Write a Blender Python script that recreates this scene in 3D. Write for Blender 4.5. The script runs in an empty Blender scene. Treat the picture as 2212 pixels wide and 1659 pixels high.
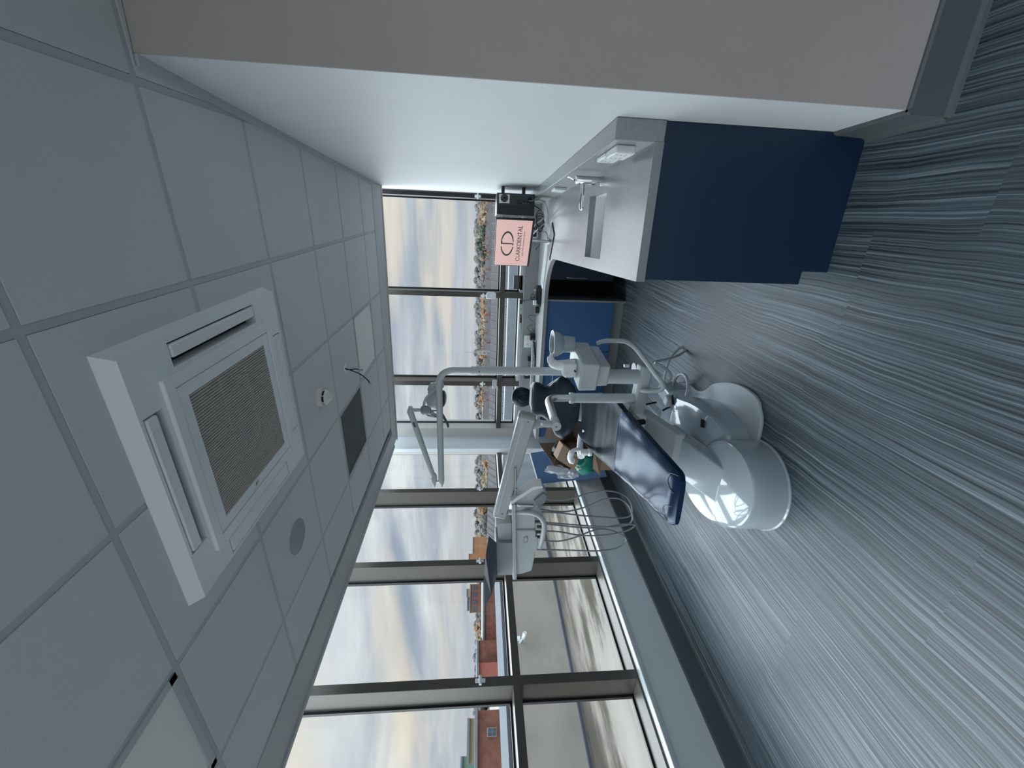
import bpy, math, random
from mathutils import Vector as V, Matrix
D = bpy.data; C = bpy.context.scene.collection; SC = bpy.context.scene
R = math.radians; PI = math.pi
# ------------------------------------------------------------------ camera (phone held sideways: the frame is rotated a quarter turn)
FPX = 876.4355
def cam_axes(yaw=-.3422503, pitch=-.0845374, roll=.0101179):
    cy, sy, cp, sp = math.cos(yaw), math.sin(yaw), math.cos(pitch), math.sin(pitch)
    f = V((sy*cp, cy*cp, sp)); r = V((cy, -sy, 0)); u = r.cross(f)
    cr, sr = math.cos(roll), math.sin(roll)
    return -(cr*u - sr*r), -(cr*r + sr*u), f          # image right, image down, forward
IR, IDN, FW = cam_axes(); EYE = V((0, 0, 1.64))
cam = D.objects.new('camera', D.cameras.new('camera')); C.objects.link(cam)
cam.data.sensor_width = 36; cam.data.sensor_fit = 'HORIZONTAL'; cam.data.lens = FPX/2212*36
cam.data.clip_start = .05; cam.data.clip_end = 5000
M = Matrix.Identity(4)
for i, a in enumerate((IR, -IDN, -FW, EYE)):
    for j in range(3): M[j][i] = a[j]
cam.matrix_world = M; SC.camera = cam
def ray(px, py): return FW + IR*((px-1106)/FPX) + IDN*((py-829.5)/FPX)
def at(px, py, Y):            # the point of the room at depth Y seen at a pixel
    d = ray(px, py); return EYE + d*(Y/d.y)
def atz(px, py, z):
    d = ray(px, py); return EYE + d*((z-EYE.z)/d.z)
# ------------------------------------------------------------------ view
vs = SC.view_settings; vs.view_transform = 'Standard'; vs.look = 'None'; vs.gamma = 1; vs.use_curve_mapping = False
vs.exposure = 1.1
SC.cycles.max_bounces = 10; SC.cycles.diffuse_bounces = 6; SC.cycles.transparent_max_bounces = 16
SC.cycles.caustics_reflective = False; SC.cycles.caustics_refractive = False; SC.cycles.sample_clamp_indirect = 6
# ------------------------------------------------------------------ sky
w = D.worlds.new('sky'); SC.world = w; w.use_nodes = True; nt = w.node_tree; nt.nodes.clear()
def N(nt, t, **k):
    n = nt.nodes.new(t)
    for a, b in k.items():
        if a.startswith('i_'): n.inputs[a[2:].replace('_', ' ')].default_value = b
        else: setattr(n, a, b)
    return n
def ramp(nt, stops, interp='LINEAR'):
    n = nt.nodes.new('ShaderNodeValToRGB'); n.color_ramp.interpolation = interp
    while len(n.color_ramp.elements) > 1: n.color_ramp.elements.remove(n.color_ramp.elements[-1])
    n.color_ramp.elements[0].position = stops[0][0]; n.color_ramp.elements[0].color = (*stops[0][1], 1)
    for p, c in stops[1:]:
        e = n.color_ramp.elements.new(p); e.color = (*c, 1)
    return n
def math_(nt, op, a, b=None, c=None, clamp=False):
    n = nt.nodes.new('ShaderNodeMath'); n.operation = op; n.use_clamp = clamp
    for i, x in enumerate((a, b, c)):
        if x is None: continue
        if isinstance(x, (int, float)): n.inputs[i].default_value = x
        else: nt.links.new(x, n.inputs[i])
    return n.outputs[0]
def mixc(nt, fac, a, b, mode='MIX'):
    n = nt.nodes.new('ShaderNodeMix'); n.data_type = 'RGBA'; n.blend_type = mode
    for i, x in ((0, fac), (6, a), (7, b)):
        if isinstance(x, (int, float)): n.inputs[i].default_value = x
        elif isinstance(x, tuple): n.inputs[i].default_value = (*x, 1)
        else: nt.links.new(x, n.inputs[i])
    return n.outputs[2]
tc = N(nt, 'ShaderNodeTexCoord'); sep = N(nt, 'ShaderNodeSeparateXYZ'); nt.links.new(tc.outputs['Generated'], sep.inputs[0])
# clouds lie on a flat layer: project the direction on a plane overhead
zz = math_(nt, 'ADD', sep.outputs['Z'], .10); zz = math_(nt, 'MAXIMUM', zz, .03)
ux = math_(nt, 'DIVIDE', sep.outputs['X'], zz); uy = math_(nt, 'DIVIDE', sep.outputs['Y'], zz)
comb = N(nt, 'ShaderNodeCombineXYZ'); nt.links.new(ux, comb.inputs[0]); nt.links.new(uy, comb.inputs[1])
mp = N(nt, 'ShaderNodeMapping'); mp.inputs['Rotation'].default_value = (0, 0, R(38)); mp.inputs['Scale'].default_value = (.42, .85, 1)
nt.links.new(comb.outputs[0], mp.inputs[0])
n1 = N(nt, 'ShaderNodeTexNoise', i_Scale=1.1, i_Detail=7.0, i_Roughness=.55, i_Distortion=.5); nt.links.new(mp.outputs[0], n1.inputs['Vector'])
n2 = N(nt, 'ShaderNodeTexNoise', i_Scale=.55, i_Detail=4.0, i_Roughness=.5, i_Distortion=.3)
mp2 = N(nt, 'ShaderNodeMapping'); mp2.inputs['Location'].default_value = (3.1, 7.7, 0); mp2.inputs['Rotation'].default_value = (0, 0, R(38)); mp2.inputs['Scale'].default_value = (.5, 1.1, 1)
nt.links.new(comb.outputs[0], mp2.inputs[0]); nt.links.new(mp2.outputs[0], n2.inputs['Vector'])
base = ramp(nt, [(.30, (.36, .44, .55)), (.43, (.50, .57, .67)), (.54, (.68, .74, .80)), (.66, (.98, 1.03, 1.04))])
nt.links.new(n1.outputs[0], base.inputs[0])
warm = ramp(nt, [(.48, (0, 0, 0)), (.62, (1, 1, 1))]); nt.links.new(n2.outputs[0], warm.inputs[0])
skyc = mixc(nt, math_(nt, 'MULTIPLY', warm.outputs[0], .8), base.outputs[0], (1.12, 1.0, .80))
# pale haze towards the horizon, cover overhead boosted out of view to light the room
hz = ramp(nt, [(0, (1, 1, 1)), (.045, (.75, .75, .75)), (.12, (0, 0, 0))]); nt.links.new(sep.outputs['Z'], hz.inputs[0])
skyc = mixc(nt, math_(nt, 'MULTIPLY', hz.outputs[0], .8), skyc, (.60, .65, .71))
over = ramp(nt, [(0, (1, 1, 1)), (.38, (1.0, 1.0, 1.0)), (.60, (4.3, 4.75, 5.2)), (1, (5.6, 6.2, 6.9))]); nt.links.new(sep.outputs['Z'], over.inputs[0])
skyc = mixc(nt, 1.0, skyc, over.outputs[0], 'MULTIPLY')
low = ramp(nt, [(0, (.10, .11, .12)), (.5, (1, 1, 1))])
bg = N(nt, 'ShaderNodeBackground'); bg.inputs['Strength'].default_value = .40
# unseen sky behind the viewer brightened to add fill light indoors
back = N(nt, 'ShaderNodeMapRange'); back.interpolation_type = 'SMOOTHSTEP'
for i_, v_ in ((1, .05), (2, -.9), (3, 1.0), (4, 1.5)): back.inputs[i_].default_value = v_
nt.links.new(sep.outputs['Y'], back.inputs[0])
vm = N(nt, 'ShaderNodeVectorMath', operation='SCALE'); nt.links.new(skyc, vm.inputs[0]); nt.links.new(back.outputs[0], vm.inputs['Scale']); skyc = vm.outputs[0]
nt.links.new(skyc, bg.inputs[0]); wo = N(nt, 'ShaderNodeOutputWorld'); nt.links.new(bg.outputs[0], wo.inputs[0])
# added lamp: broad soft light boosting the sky's daylight from the window corner
sl = D.lights.new('daylight_boost', 'SUN'); sl.energy = 4.0; sl.angle = R(125); sl.color = (.86, .94, 1.0)
so = D.objects.new('daylight_boost', sl); C.objects.link(so)
so.rotation_euler = V((.80, -.50, -.42)).to_track_quat('-Z', 'Y').to_euler()

# ------------------------------------------------------------------ materials
def mat(name, col, rough=.5, metal=0, spec=.5, tint=None, coat=0, noise=None, bump=None, emit=None, trans=0, alpha=1, coatr=.03):
    m = D.materials.new(name); m.use_nodes = True; t = m.node_tree; b = t.nodes['Principled BSDF']
    b.inputs['Base Color'].default_value = (*col, 1); b.inputs['Roughness'].default_value = rough; b.inputs['Metallic'].default_value = metal
    b.inputs['Specular IOR Level'].default_value = spec; b.inputs['Coat Weight'].default_value = coat; b.inputs['Coat Roughness'].default_value = coatr
    b.inputs['Transmission Weight'].default_value = trans; b.inputs['Alpha'].default_value = alpha
    if tint: b.inputs['Specular Tint'].default_value = (*tint, 1)
    c = N(t, 'ShaderNodeTexCoord')
    if noise:            # (scale, amount)
        n = N(t, 'ShaderNodeTexNoise', i_Scale=noise[0], i_Detail=4.0); t.links.new(c.outputs['Object'], n.inputs['Vector'])
        r = ramp(t, [(.3, tuple(x*(1-noise[1]) for x in col)), (.7, tuple(min(1, x*(1+noise[1])) for x in col))])
        t.links.new(n.outputs[0], r.inputs[0]); t.links.new(r.outputs[0], b.inputs['Base Color'])
    if bump:             # (scale, strength)
        n = N(t, 'ShaderNodeTexNoise', i_Scale=bump[0], i_Detail=3.0); t.links.new(c.outputs['Object'], n.inputs['Vector'])
        bp = N(t, 'ShaderNodeBump', i_Strength=bump[1], i_Distance=.002); t.links.new(n.outputs[0], bp.inputs['Height']); t.links.new(bp.outputs[0], b.inputs['Normal'])
    if emit: b.inputs['Emission Color'].default_value = (*emit[0], 1); b.inputs['Emission Strength'].default_value = emit[1]
    return m
MT = {}
MT['wall'] = mat('painted_wall', (.74, .77, .79), .55, bump=(180, .15), noise=(3, .02))
MT['taupe'] = mat('taupe_wall_paint', (.47, .425, .40), .6, bump=(180, .15), noise=(2.5, .03))
MT['greywall'] = mat('grey_wall_paint', (.78, .81, .82), .6, bump=(180, .12))
MT['tile'] = mat('ceiling_tile', (.67, .69, .705), .85, bump=(260, .5), noise=(1.2, .03))
MT['tbar'] = mat('ceiling_grid_enamel', (.52, .545, .565), .55)
MT['gap'] = mat('shadow_gap', (.06, .065, .07), .9)
MT['skirt'] = mat('grey_vinyl_skirting', (.105, .12, .125), .45)
MT['frame'] = mat('bronze_grey_aluminium', (.085, .08, .068), .40, metal=.2, noise=(30, .05))
MT['gasket'] = mat('black_gasket', (.012, .012, .014), .5)
MT['beige'] = mat('pale_window_trim', (.55, .54, .50), .45)
MT['sill'] = mat('white_sill', (.56, .60, .62), .3)
MT['navy'] = mat('navy_laminate', (.005, .022, .058), .42, noise=(400, .06))
MT['navyl'] = mat('blue_laminate', (.035, .12, .28), .40, noise=(400, .05))
MT['plinth'] = mat('grey_plinth', (.27, .285, .28), .45)
MT['white'] = mat('white_plastic', (.84, .87, .89), .28)
MT['gwhite'] = mat('glossy_white_housing', (.38, .44, .48), .14, coat=.9)
MT['lgrey'] = mat('light_grey_enamel', (.50, .54, .56), .32, noise=(8, .02))
MT['mgrey'] = mat('mid_grey_plastic', (.24, .28, .31), .45)
MT['dgrey'] = mat('dark_grey_card', (.075, .095, .115), .6)
MT['black'] = mat('black_plastic', (.010, .011, .013), .35)
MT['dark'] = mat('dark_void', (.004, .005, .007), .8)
MT['chrome'] = mat('polished_chrome', (.80, .82, .84), .07, metal=1)
MT['steel'] = mat('satin_steel', (.55, .57, .58), .3, metal=1)
MT['vinyl'] = mat('black_upholstery', (.007, .014, .022), .30, spec=.28, tint=(.70, .88, 1), coat=.05, coatr=.2, bump=(350, .25))
MT['vinylg'] = mat('navy_upholstery', (.006, .019, .055), .20, spec=.42, tint=(.52, .76, 1), coat=.0, coatr=.06, bump=(14, .035))
MT['hose'] = mat('grey_silicone_hose', (.22, .23, .26), .4)
MT['card'] = mat('brown_cardboard', (.20, .135, .095), .8, noise=(25, .08))
MT['cardd'] = mat('dark_cardboard', (.075, .048, .036), .85)
MT['green'] = mat('green_plastic_bag', (.01, .20, .15), .2, coat=.5, bump=(30, 1.0))
MT['film'] = mat('clear_plastic_film', (.62, .66, .70), .12, alpha=.42, bump=(22, 1.0), coat=1)
MT['brick'] = mat('red_brick', (.155, .058, .036), .85, noise=(2.0, .25))
MT['obrick'] = mat('orange_cladding', (.27, .125, .055), .8, noise=(.6, .15))
MT['cream'] = mat('cream_render', (.27, .225, .13), .8)
MT['greenb'] = mat('pale_green_cladding', (.12, .20, .145), .8)
MT['dimwhite'] = mat('weathered_white', (.22, .22, .21), .7)
MT['slate'] = mat('slate_roof', (.032, .029, .030), .8, noise=(.6, .25))
MT['conc'] = mat('grey_concrete', (.14, .155, .17), .8, noise=(1.2, .12))
MT['parap'] = mat('parapet_membrane', (.36, .33, .285), .75, noise=(2.0, .10))
MT['coping'] = mat('pale_metal_coping', (.085, .095, .105), .9, spec=.08, noise=(1.5, .08))
MT['glassd'] = mat('dark_window_glass', (.05, .06, .075), .15)
MT['t_orange'] = mat('autumn_orange_leaves', (.15, .085, .035), .9, noise=(1.2, .35))
MT['t_yellow'] = mat('autumn_yellow_leaves', (.14, .105, .055), .9, noise=(1.2, .35))
MT['t_grey'] = mat('bare_grey_trees', (.085, .076, .070), .9, noise=(.2, .25))
MT['t_green'] = mat('dark_green_leaves', (.035, .05, .032), .9, noise=(1.0, .35))
# speckled solid-surface worktop
def stone(name, a, b, rough):
    m = mat(name, a, rough); t = m.node_tree; bs = t.nodes['Principled BSDF']; c = N(t, 'ShaderNodeTexCoord')
    n = N(t, 'ShaderNodeTexNoise', i_Scale=420.0, i_Detail=2.0); t.links.new(c.outputs['Object'], n.inputs['Vector'])
    k = N(t, 'ShaderNodeTexNoise', i_Scale=5.0, i_Detail=3.0); t.links.new(c.outputs['Object'], k.inputs['Vector'])
    r = ramp(t, [(.35, b), (.62, a)]); t.links.new(n.outputs[0], r.inputs[0])
    r2 = ramp(t, [(.3, (.90, .90, .90)), (.7, (1, 1, 1))]); t.links.new(k.outputs[0], r2.inputs[0])
    t.links.new(mixc(t, 1.0, r.outputs[0], r2.outputs[0], 'MULTIPLY'), bs.inputs['Base Color']); return m
MT['stone'] = stone('speckled_grey_worktop', (.375, .40, .415), (.22, .235, .243), .30)
# streaky vinyl plank floor
def floor_mat():
    m = mat('streaky_grey_vinyl_planks', (.1, .1, .1), .42); t = m.node_tree; b = t.nodes['Principled BSDF']
    c = N(t, 'ShaderNodeTexCoord'); mp = N(t, 'ShaderNodeMapping'); mp.inputs['Rotation'].default_value = (0, 0, R(3.0)); t.links.new(c.outputs['Object'], mp.inputs[0])
    # long soft waves bend the streaks
    wv = N(t, 'ShaderNodeTexNoise', i_Scale=1.7, i_Detail=2.0); t.links.new(mp.outputs[0], wv.inputs['Vector'])
    s = N(t, 'ShaderNodeSeparateXYZ'); t.links.new(mp.outputs[0], s.inputs[0])
    # planks: 0.18 m wide, about 1.2 m long, each with its own offset
    pi = math_(t, 'FLOOR', math_(t, 'DIVIDE', s.outputs[0], .46))
    wn = N(t, 'ShaderNodeTexWhiteNoise'); wn.noise_dimensions = '1D'; t.links.new(pi, wn.inputs['W'])
    yj = math_(t, 'FLOOR', math_(t, 'ADD', math_(t, 'DIVIDE', s.outputs[1], .92), wn.outputs['Value']))
    wn2 = N(t, 'ShaderNodeTexWhiteNoise'); wn2.noise_dimensions = '2D'
    cb0 = N(t, 'ShaderNodeCombineXYZ'); t.links.new(pi, cb0.inputs[0]); t.links.new(yj, cb0.inputs[1]); t.links.new(cb0.outputs[0], wn2.inputs['Vector'])
    off = math_(t, 'MULTIPLY', wn2.outputs['Value'], .35)
    xx = math_(t, 'ADD', math_(t, 'ADD', s.outputs[0], math_(t, 'MULTIPLY', wv.outputs[0], .05)), math_(t, 'MULTIPLY', off, .03))
    cb = N(t, 'ShaderNodeCombineXYZ'); t.links.new(math_(t, 'MULTIPLY', xx, 120.0), cb.inputs[0]); t.links.new(math_(t, 'MULTIPLY', s.outputs[1], .75), cb.inputs[1]); t.links.new(off, cb.inputs[2])
    n = N(t, 'ShaderNodeTexNoise', i_Scale=1.0, i_Detail=4.0, i_Roughness=.66); t.links.new(cb.outputs[0], n.inputs['Vector'])
    r = ramp(t, [(.32, (.012, .018, .023)), (.44, (.050, .064, .075)), (.56, (.100, .128, .148)), (.70, (.235, .29, .325))]); t.links.new(n.outputs[0], r.inputs[0])
    tint = ramp(t, [(0, (.95, .95, .95)), (1, (1.05, 1.05, 1.05))]); t.links.new(wn2.outputs['Value'], tint.inputs[0])
    col = mixc(t, 1.0, r.outputs[0], tint.outputs[0], 'MULTIPLY'); t.links.new(col, b.inputs['Base Color'])
    bp = N(t, 'ShaderNodeBump', i_Strength=.25, i_Distance=.002); t.links.new(n.outputs[0], bp.inputs['Height']); t.links.new(bp.outputs[0], b.inputs['Normal'])
    return m
MT['floor'] = floor_mat()
def glass_mat():
    m = D.materials.new('window_glass'); m.use_nodes = True; t = m.node_tree; t.nodes.clear()
    tr = N(t, 'ShaderNodeBsdfTransparent'); tr.inputs[0].default_value = (.96, .97, .97, 1); g = N(t, 'ShaderNodeBsdfGlossy'); g.inputs['Roughness'].default_value = .01
    fr = N(t, 'ShaderNodeFresnel', i_IOR=1.45); mx = N(t, 'ShaderNodeMixShader'); o = N(t, 'ShaderNodeOutputMaterial')
    ge = N(t, 'ShaderNodeNewGeometry'); t.links.new(math_(t, 'MULTIPLY', math_(t, 'MULTIPLY', fr.outputs[0], .8), math_(t, 'SUBTRACT', 1.0, ge.outputs['Backfacing'])), mx.inputs[0]); t.links.new(tr.outputs[0], mx.inputs[1]); t.links.new(g.outputs[0], mx.inputs[2]); t.links.new(mx.outputs[0], o.inputs[0]); return m
MT['glass'] = glass_mat()
def roofdeck():
    m = mat('wet_roof_felt', (.3, .3, .3), .5); t = m.node_tree; b = t.nodes['Principled BSDF']; c = N(t, 'ShaderNodeTexCoord')
    mp = N(t, 'ShaderNodeMapping'); mp.inputs['Scale'].default_value = (1.6, .55, 1); t.links.new(c.outputs['Object'], mp.inputs[0])
    n = N(t, 'ShaderNodeTexNoise', i_Scale=1.0, i_Detail=7.0, i_Roughness=.6); t.links.new(mp.outputs[0], n.inputs['Vector'])
    r = ramp(t, [(.36, (.045, .038, .028)), (.47, (.080, .070, .055)), (.54, (.135, .120, .098)), (.7, (.17, .158, .140))]); t.links.new(n.outputs[0], r.inputs[0])
    t.links.new(r.outputs[0], b.inputs['Base Color'])
    r2 = ramp(t, [(.40, (.1, .1, .1)), (.56, (.7, .7, .7))]); t.links.new(n.outputs[0], r2.inputs[0]); t.links.new(r2.outputs[0], b.inputs['Roughness']); return m
MT['deck'] = roofdeck()

# ------------------------------------------------------------------ mesh helpers
def frame_of(d):
    d = d.normalized(); a = V((0, 0, 1)) if abs(d.z) < .9 else V((1, 0, 0))
    x = a.cross(d).normalized(); return x, d.cross(x), d
def smooth_path(pts, n=8):
    pts = [V(p) for p in pts]
    if len(pts) < 3: return pts
    P = [2*pts[0]-pts[1]] + pts + [2*pts[-1]-pts[-2]]; out = []
    for i in range(1, len(P)-2):
        for k in range(n):
            t = k/n; a, b, c, d = P[i-1:i+3]
            out.append(.5*((2*b)+(c-a)*t+(2*a-5*b+4*c-d)*t*t+(3*b-a-3*c+d)*t**3))
    return out + [pts[-1]]
def round_path(pts, r, n=6):       # polyline with rounded corners
    pts = [V(p) for p in pts]; out = [pts[0]]
    for a, b, c in zip(pts, pts[1:], pts[2:]):
        rr = min(r, (a-b).length*.49, (c-b).length*.49); p = b+(a-b).normalized()*rr; q = b+(c-b).normalized()*rr
        for k in range(n+1):
            t = k/n; out.append((1-t)**2*p + 2*t*(1-t)*b + t*t*q)
    return out + [pts[-1]]
class MB:
    def __init__(s): s.v = []; s.f = []
    def add(s, vs, fs):
        o = len(s.v); s.v += [V(p) for p in vs]; s.f += [tuple(i+o for i in f) for f in fs]; return s
    def obox(s, o, ax, ay, az):      # corner o and three edge vectors
        o, ax, ay, az = map(V, (o, ax, ay, az)); p = [o, o+ax, o+ax+ay, o+ay]; p += [q+az for q in p]
        fs = [(0, 3, 2, 1), (4, 5, 6, 7), (0, 1, 5, 4), (1, 2, 6, 5), (2, 3, 7, 6), (3, 0, 4, 7)]
        if ax.cross(ay).dot(az) < 0: fs = [f[::-1] for f in fs]
        return s.add(p, fs)
    def box(s, x0, x1, y0, y1, z0, z1):
        x0, x1 = sorted((x0, x1)); y0, y1 = sorted((y0, y1)); z0, z1 = sorted((z0, z1))
        return s.obox((x0, y0, z0), (x1-x0, 0, 0), (0, y1-y0, 0), (0, 0, z1-z0))
    def cbox(s, c, sx, sy, sz, rz=0, ry=0, rx=0):
        m = Matrix.Rotation(rz, 3, 'Z') @ Matrix.Rotation(ry, 3, 'Y') @ Matrix.Rotation(rx, 3, 'X')
        X, Y, Z = m @ V((sx, 0, 0)), m @ V((0, sy, 0)), m @ V((0, 0, sz)); return s.obox(V(c)-(X+Y+Z)/2, X, Y, Z)
    def hexa(s, a, b):               # two matching quads
        fs = [(3, 2, 1, 0), (4, 5, 6, 7), (0, 1, 5, 4), (1, 2, 6, 5), (2, 3, 7, 6), (3, 0, 4, 7)]
        return s.add(list(a)+list(b), fs)
    def loft(s, rings, cap=True, closed=True):
        n = len(rings[0]); vs = [p for r in rings for p in r]; fs = []
        for i in range(len(rings)-1):
            for j in range(n if closed else n-1):
                a = i*n+j; b = i*n+(j+1) % n; fs.append((a, b, b+n, a+n))
        if cap: fs.append(tuple(range(n))[::-1]); fs.append(tuple(range((len(rings)-1)*n, len(rings)*n)))
        return s.add(vs, fs)
    def tube(s, pts, r, n=12, cap=True):
        pts = [V(p) for p in pts]; rings = []; rs = r if isinstance(r, (list, tuple)) else [r]*len(pts); x = None
        for i, p in enumerate(pts):
            d = (pts[min(i+1, len(pts)-1)]-pts[max(i-1, 0)]).normalized()
            if x is None: x, y, _ = frame_of(d)
            else: x = (x-d*x.dot(d)).normalized(); y = d.cross(x)
            rings.append([p+(x*math.cos(2*PI*k/n)+y*math.sin(2*PI*k/n))*rs[i] for k in range(n)])
        return s.loft(rings, cap)
    def cyl(s, a, b, r, r2=None, n=24): return s.tube([a, b], [r, r if r2 is None else r2], n)
    def lathe(s, c, prof, axis=(0, 0, 1), n=32):   # prof: (radius, height) from bottom up
        x, y, d = frame_of(V(axis)); c = V(c)
        rings = [[c+d*h+(x*math.cos(2*PI*k/n)+y*math.sin(2*PI*k/n))*max(r, 1e-4) for k in range(n)] for r, h in prof]
        return s.loft(rings)
    def prism(s, poly, o, ax, ay, az):   # polygon (u,v) in plane o+u*ax+v*ay, thickness az
        o, ax, ay, az = map(V, (o, ax, ay, az)); a = [o+ax*u+ay*v for u, v in poly]; n = len(a)
        fs = [tuple(range(n))[::-1], tuple(range(n, 2*n))]+[(i, (i+1) % n, (i+1) % n+n, i+n) for i in range(n)]
        return s.add(a+[p+az for p in a], fs)
    def build(s, name, m, parent=None, bevel=0, smooth=False, sub=0, label=None, segs=2):
        me = D.meshes.new(name); me.from_pydata([tuple(p) for p in s.v], [], s.f); me.validate()
        import bmesh
        bm = bmesh.new(); bm.from_mesh(me); bmesh.ops.recalc_face_normals(bm, faces=bm.faces)
        bm.to_mesh(me); bm.free()
        o = D.objects.new(name, me); C.objects.link(o); me.materials.append(m if not isinstance(m, str) else MT[m])
        if bevel:
            b = o.modifiers.new('bevel', 'BEVEL'); b.width = bevel; b.segments = segs; b.limit_method = 'ANGLE'; b.angle_limit = R(35)
        if sub: q = o.modifiers.new('sub', 'SUBSURF'); q.levels = q.render_levels = sub
        if smooth or sub or bevel:
            for p in me.polygons: p.use_smooth = True
            if not sub: me.set_sharp_from_angle(angle=R(38))
        if label: o['label'] = label
        if parent is not None: par(o, parent)
        return o
def par(o, p):
    o.parent = p; l = V((0, 0, 0)); q = p
    while q is not None: l += q.location + q.matrix_parent_inverse.translation; q = q.parent
    o.matrix_parent_inverse = Matrix.Translation(-l)
def thing(name, loc, label, cat, group=None):
    o = D.objects.new(name, None); C.objects.link(o); o.location = loc; o.empty_display_size = .05
    o['label'] = label; o['category'] = cat
    if group: o['group'] = group
    return o
def tag(o, label, cat, group=None, kind=None):
    o['label'] = label; o['category'] = cat
    if group: o['group'] = group
    if kind: o['kind'] = kind
    return o
def st(o): o['kind'] = 'structure'; return o
def copy_tree(o, parent=None):
    c = o.copy(); C.objects.link(c)
    if parent is not None: c.parent = parent
    for ch in [k for k in D.objects if k.parent == o]: copy_tree(ch, c)
    return c
def text(s, size, o, ax, ay, m, parent, name='lettering', extrude=.0004, align='CENTER'):
    cu = D.curves.new(name, 'FONT'); cu.body = s; cu.size = size; cu.align_x = align; cu.extrude = extrude
    t = D.objects.new(name, cu); C.objects.link(t); cu.materials.append(MT[m] if isinstance(m, str) else m)
    ax = V(ax).normalized(); ay = V(ay).normalized(); az = ax.cross(ay); mm = Matrix.Identity(4)
    for i, a in enumerate((ax, ay, az, V(o))):
        for j in range(3): mm[j][i] = a[j]
    bpy.context.view_layer.update(); me = D.meshes.new_from_object(t.evaluated_get(bpy.context.evaluated_depsgraph_get())); me.name = name
    D.objects.remove(t); D.curves.remove(cu); t = D.objects.new(name, me); C.objects.link(t)
    if not me.materials: me.materials.append(MT[m] if isinstance(m, str) else m)
    l = V((0, 0, 0)); q = parent
    while q is not None: l += q.location + q.matrix_parent_inverse.translation; q = q.parent
    t.parent = parent; t.matrix_parent_inverse = Matrix.Translation(-l); t.matrix_basis = mm
    return t
# ================================================================== ROOM SHELL
CZ = 2.673; XW = .482; YN = 1.555
TH = R(4.56); LD = V((math.sin(TH), math.cos(TH), 0)); LN = V((math.cos(TH), -math.sin(TH), 0)); L0 = V((-2.86, 1.986, 0))
def LP(s, off=0, z=0): return L0 + LD*s - LN*off + V((0, 0, z))        # along / out of / up the left window wall
def lbox(mb, s0, s1, o0, o1, z0, z1): return mb.obox(LP(s0, o0, z0), LD*(s1-s0), -LN*(o1-o0), (0, 0, z1-z0))
SE = -3.6                                                               # left wall runs on behind the camera
YB = -1.9
st(MB().box(-3.6, 4.2, YB-.3, 5.5, -.12, 0).build('floor', 'floor'))
# right partition, taupe return wall, the rest of the room behind
st(MB().box(XW, XW+.14, YN+.004, 5.06, 0, CZ+.25).build('wall_right', 'wall'))
st(MB().box(XW+.001, 4.2, YN, YN+.14, 0, CZ+.25).build('wall_return', 'taupe'))
st(MB().box(4.0, 4.14, YB, YN, 0, CZ+.25).build('wall_far_right', 'taupe'))
bw = MB()                                     # unseen rear wall: glazing added to let in fill daylight
for a in ((-3.6, 4.2, 0, .12), (-3.6, 4.2, 2.60, CZ+.25), (-3.6, -3.0, .45, 2.60), (4.0, 4.2, .45, 2.60)): bw.box(a[0], a[1], YB-.14, YB, a[2], a[3])
for x in (-1.1, .5, 2.1): bw.box(x-.03, x+.03, YB-.14, YB, .12, 2.60)
st(bw.build('wall_behind', 'wall')); st(MB().box(-3.0, 4.0, YB-.08, YB-.074, .12, 2.60).build('window_20', 'glass'))
# low wall under the left windows, and the wall under the back windows
b = MB(); lbox(b, SE, 3.10, 0, .26, 0, .43); st(b.build('wall_left', 'greywall'))
st(MB().box(-2.72, XW+.14, 5.065, 5.26, 0, 1.085).build('wall_back', 'greywall'))
# corner column
b = MB(); b.box(-2.70, -2.45, 5.05, 5.34, 0, 3.0); st(b.build('trim_1', 'beige'))
b = MB(); b.obox((-2.575, 5.049, 0), V((-.0239, -.299, 0)), V((-.05, 0, 0)), V((0, 0, 3.0))); st(b.build('wall_column', mat('column_paint', (.70, .75, .78), .5)))
# skirtings with a coved foot
def skirt(name, a, b_, nrm, m='skirt'):
    a, b_, nrm = V(a), V(b_), V(nrm); d = b_-a
    pr = [(0, 0), (.034, 0), (.024, .006), (.018, .02), (.014, .145), (.008, .152), (0, .152)]
    o = MB().prism([(u, v) for u, v in pr], a, nrm, (0, 0, 1), d).build(name, m); return st(o)
skirt('baseboard_left', LP(SE), LP(3.0), LN)
skirt('baseboard_return', (XW-.018, YN, 0), (4.0, YN, 0), (0, -1, 0))
skirt('baseboard_right', (XW, YN-.014, 0), (XW, 1.87, 0), (-1, 0, 0))
skirt('baseboard_behind', (-3.3, YB, 0), (4.0, YB, 0), (0, 1, 0))
# ---- ceiling: plasterboard margin + tiles laid on a grid turned with the left facade
GT = -.0795729
def gw(i, j, z=CZ):
    x, y = -.6*i+.284576, -.6*j+3.961137; c, s = math.cos(GT), math.sin(GT); return V((c*x-s*y, s*x+c*y, z))
def w2g(X, Y):
    c, s = math.cos(GT), math.sin(GT); x = c*X+s*Y; y = -s*X+c*Y; return (.284576-x)/.6, (3.961137-y)/.6
GI, GJ = gw(1, 0)-gw(0, 0), gw(0, 1)-gw(0, 0)                          # one tile step each way
inner = [(-2.275, 4.50), (.405, 4.375), (.40, YN-.3), (4.1, YN-.3), (4.1, YB), (-2.66, YB), (-2.42, 1.2)]   # inner line of the margin
inner = [V((*p, 0)) for p in inner]
def clip(poly, region):           # Sutherland-Hodgman against a convex region (ccw)
    out = poly
    for a, b_ in zip(region, region[1:]+region[:1]):
        src, out = out, []
        for p, q in zip(src, src[1:]+src[:1]):
            sp = (b_-a).cross(p-a).z; sq = (b_-a).cross(q-a).z
            if sp >= 0: out.append(p)
            if (sp >= 0) != (sq >= 0): out.append(p+(q-p)*(sp/(sp-sq)))
        if not out: return []
    return out
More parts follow.
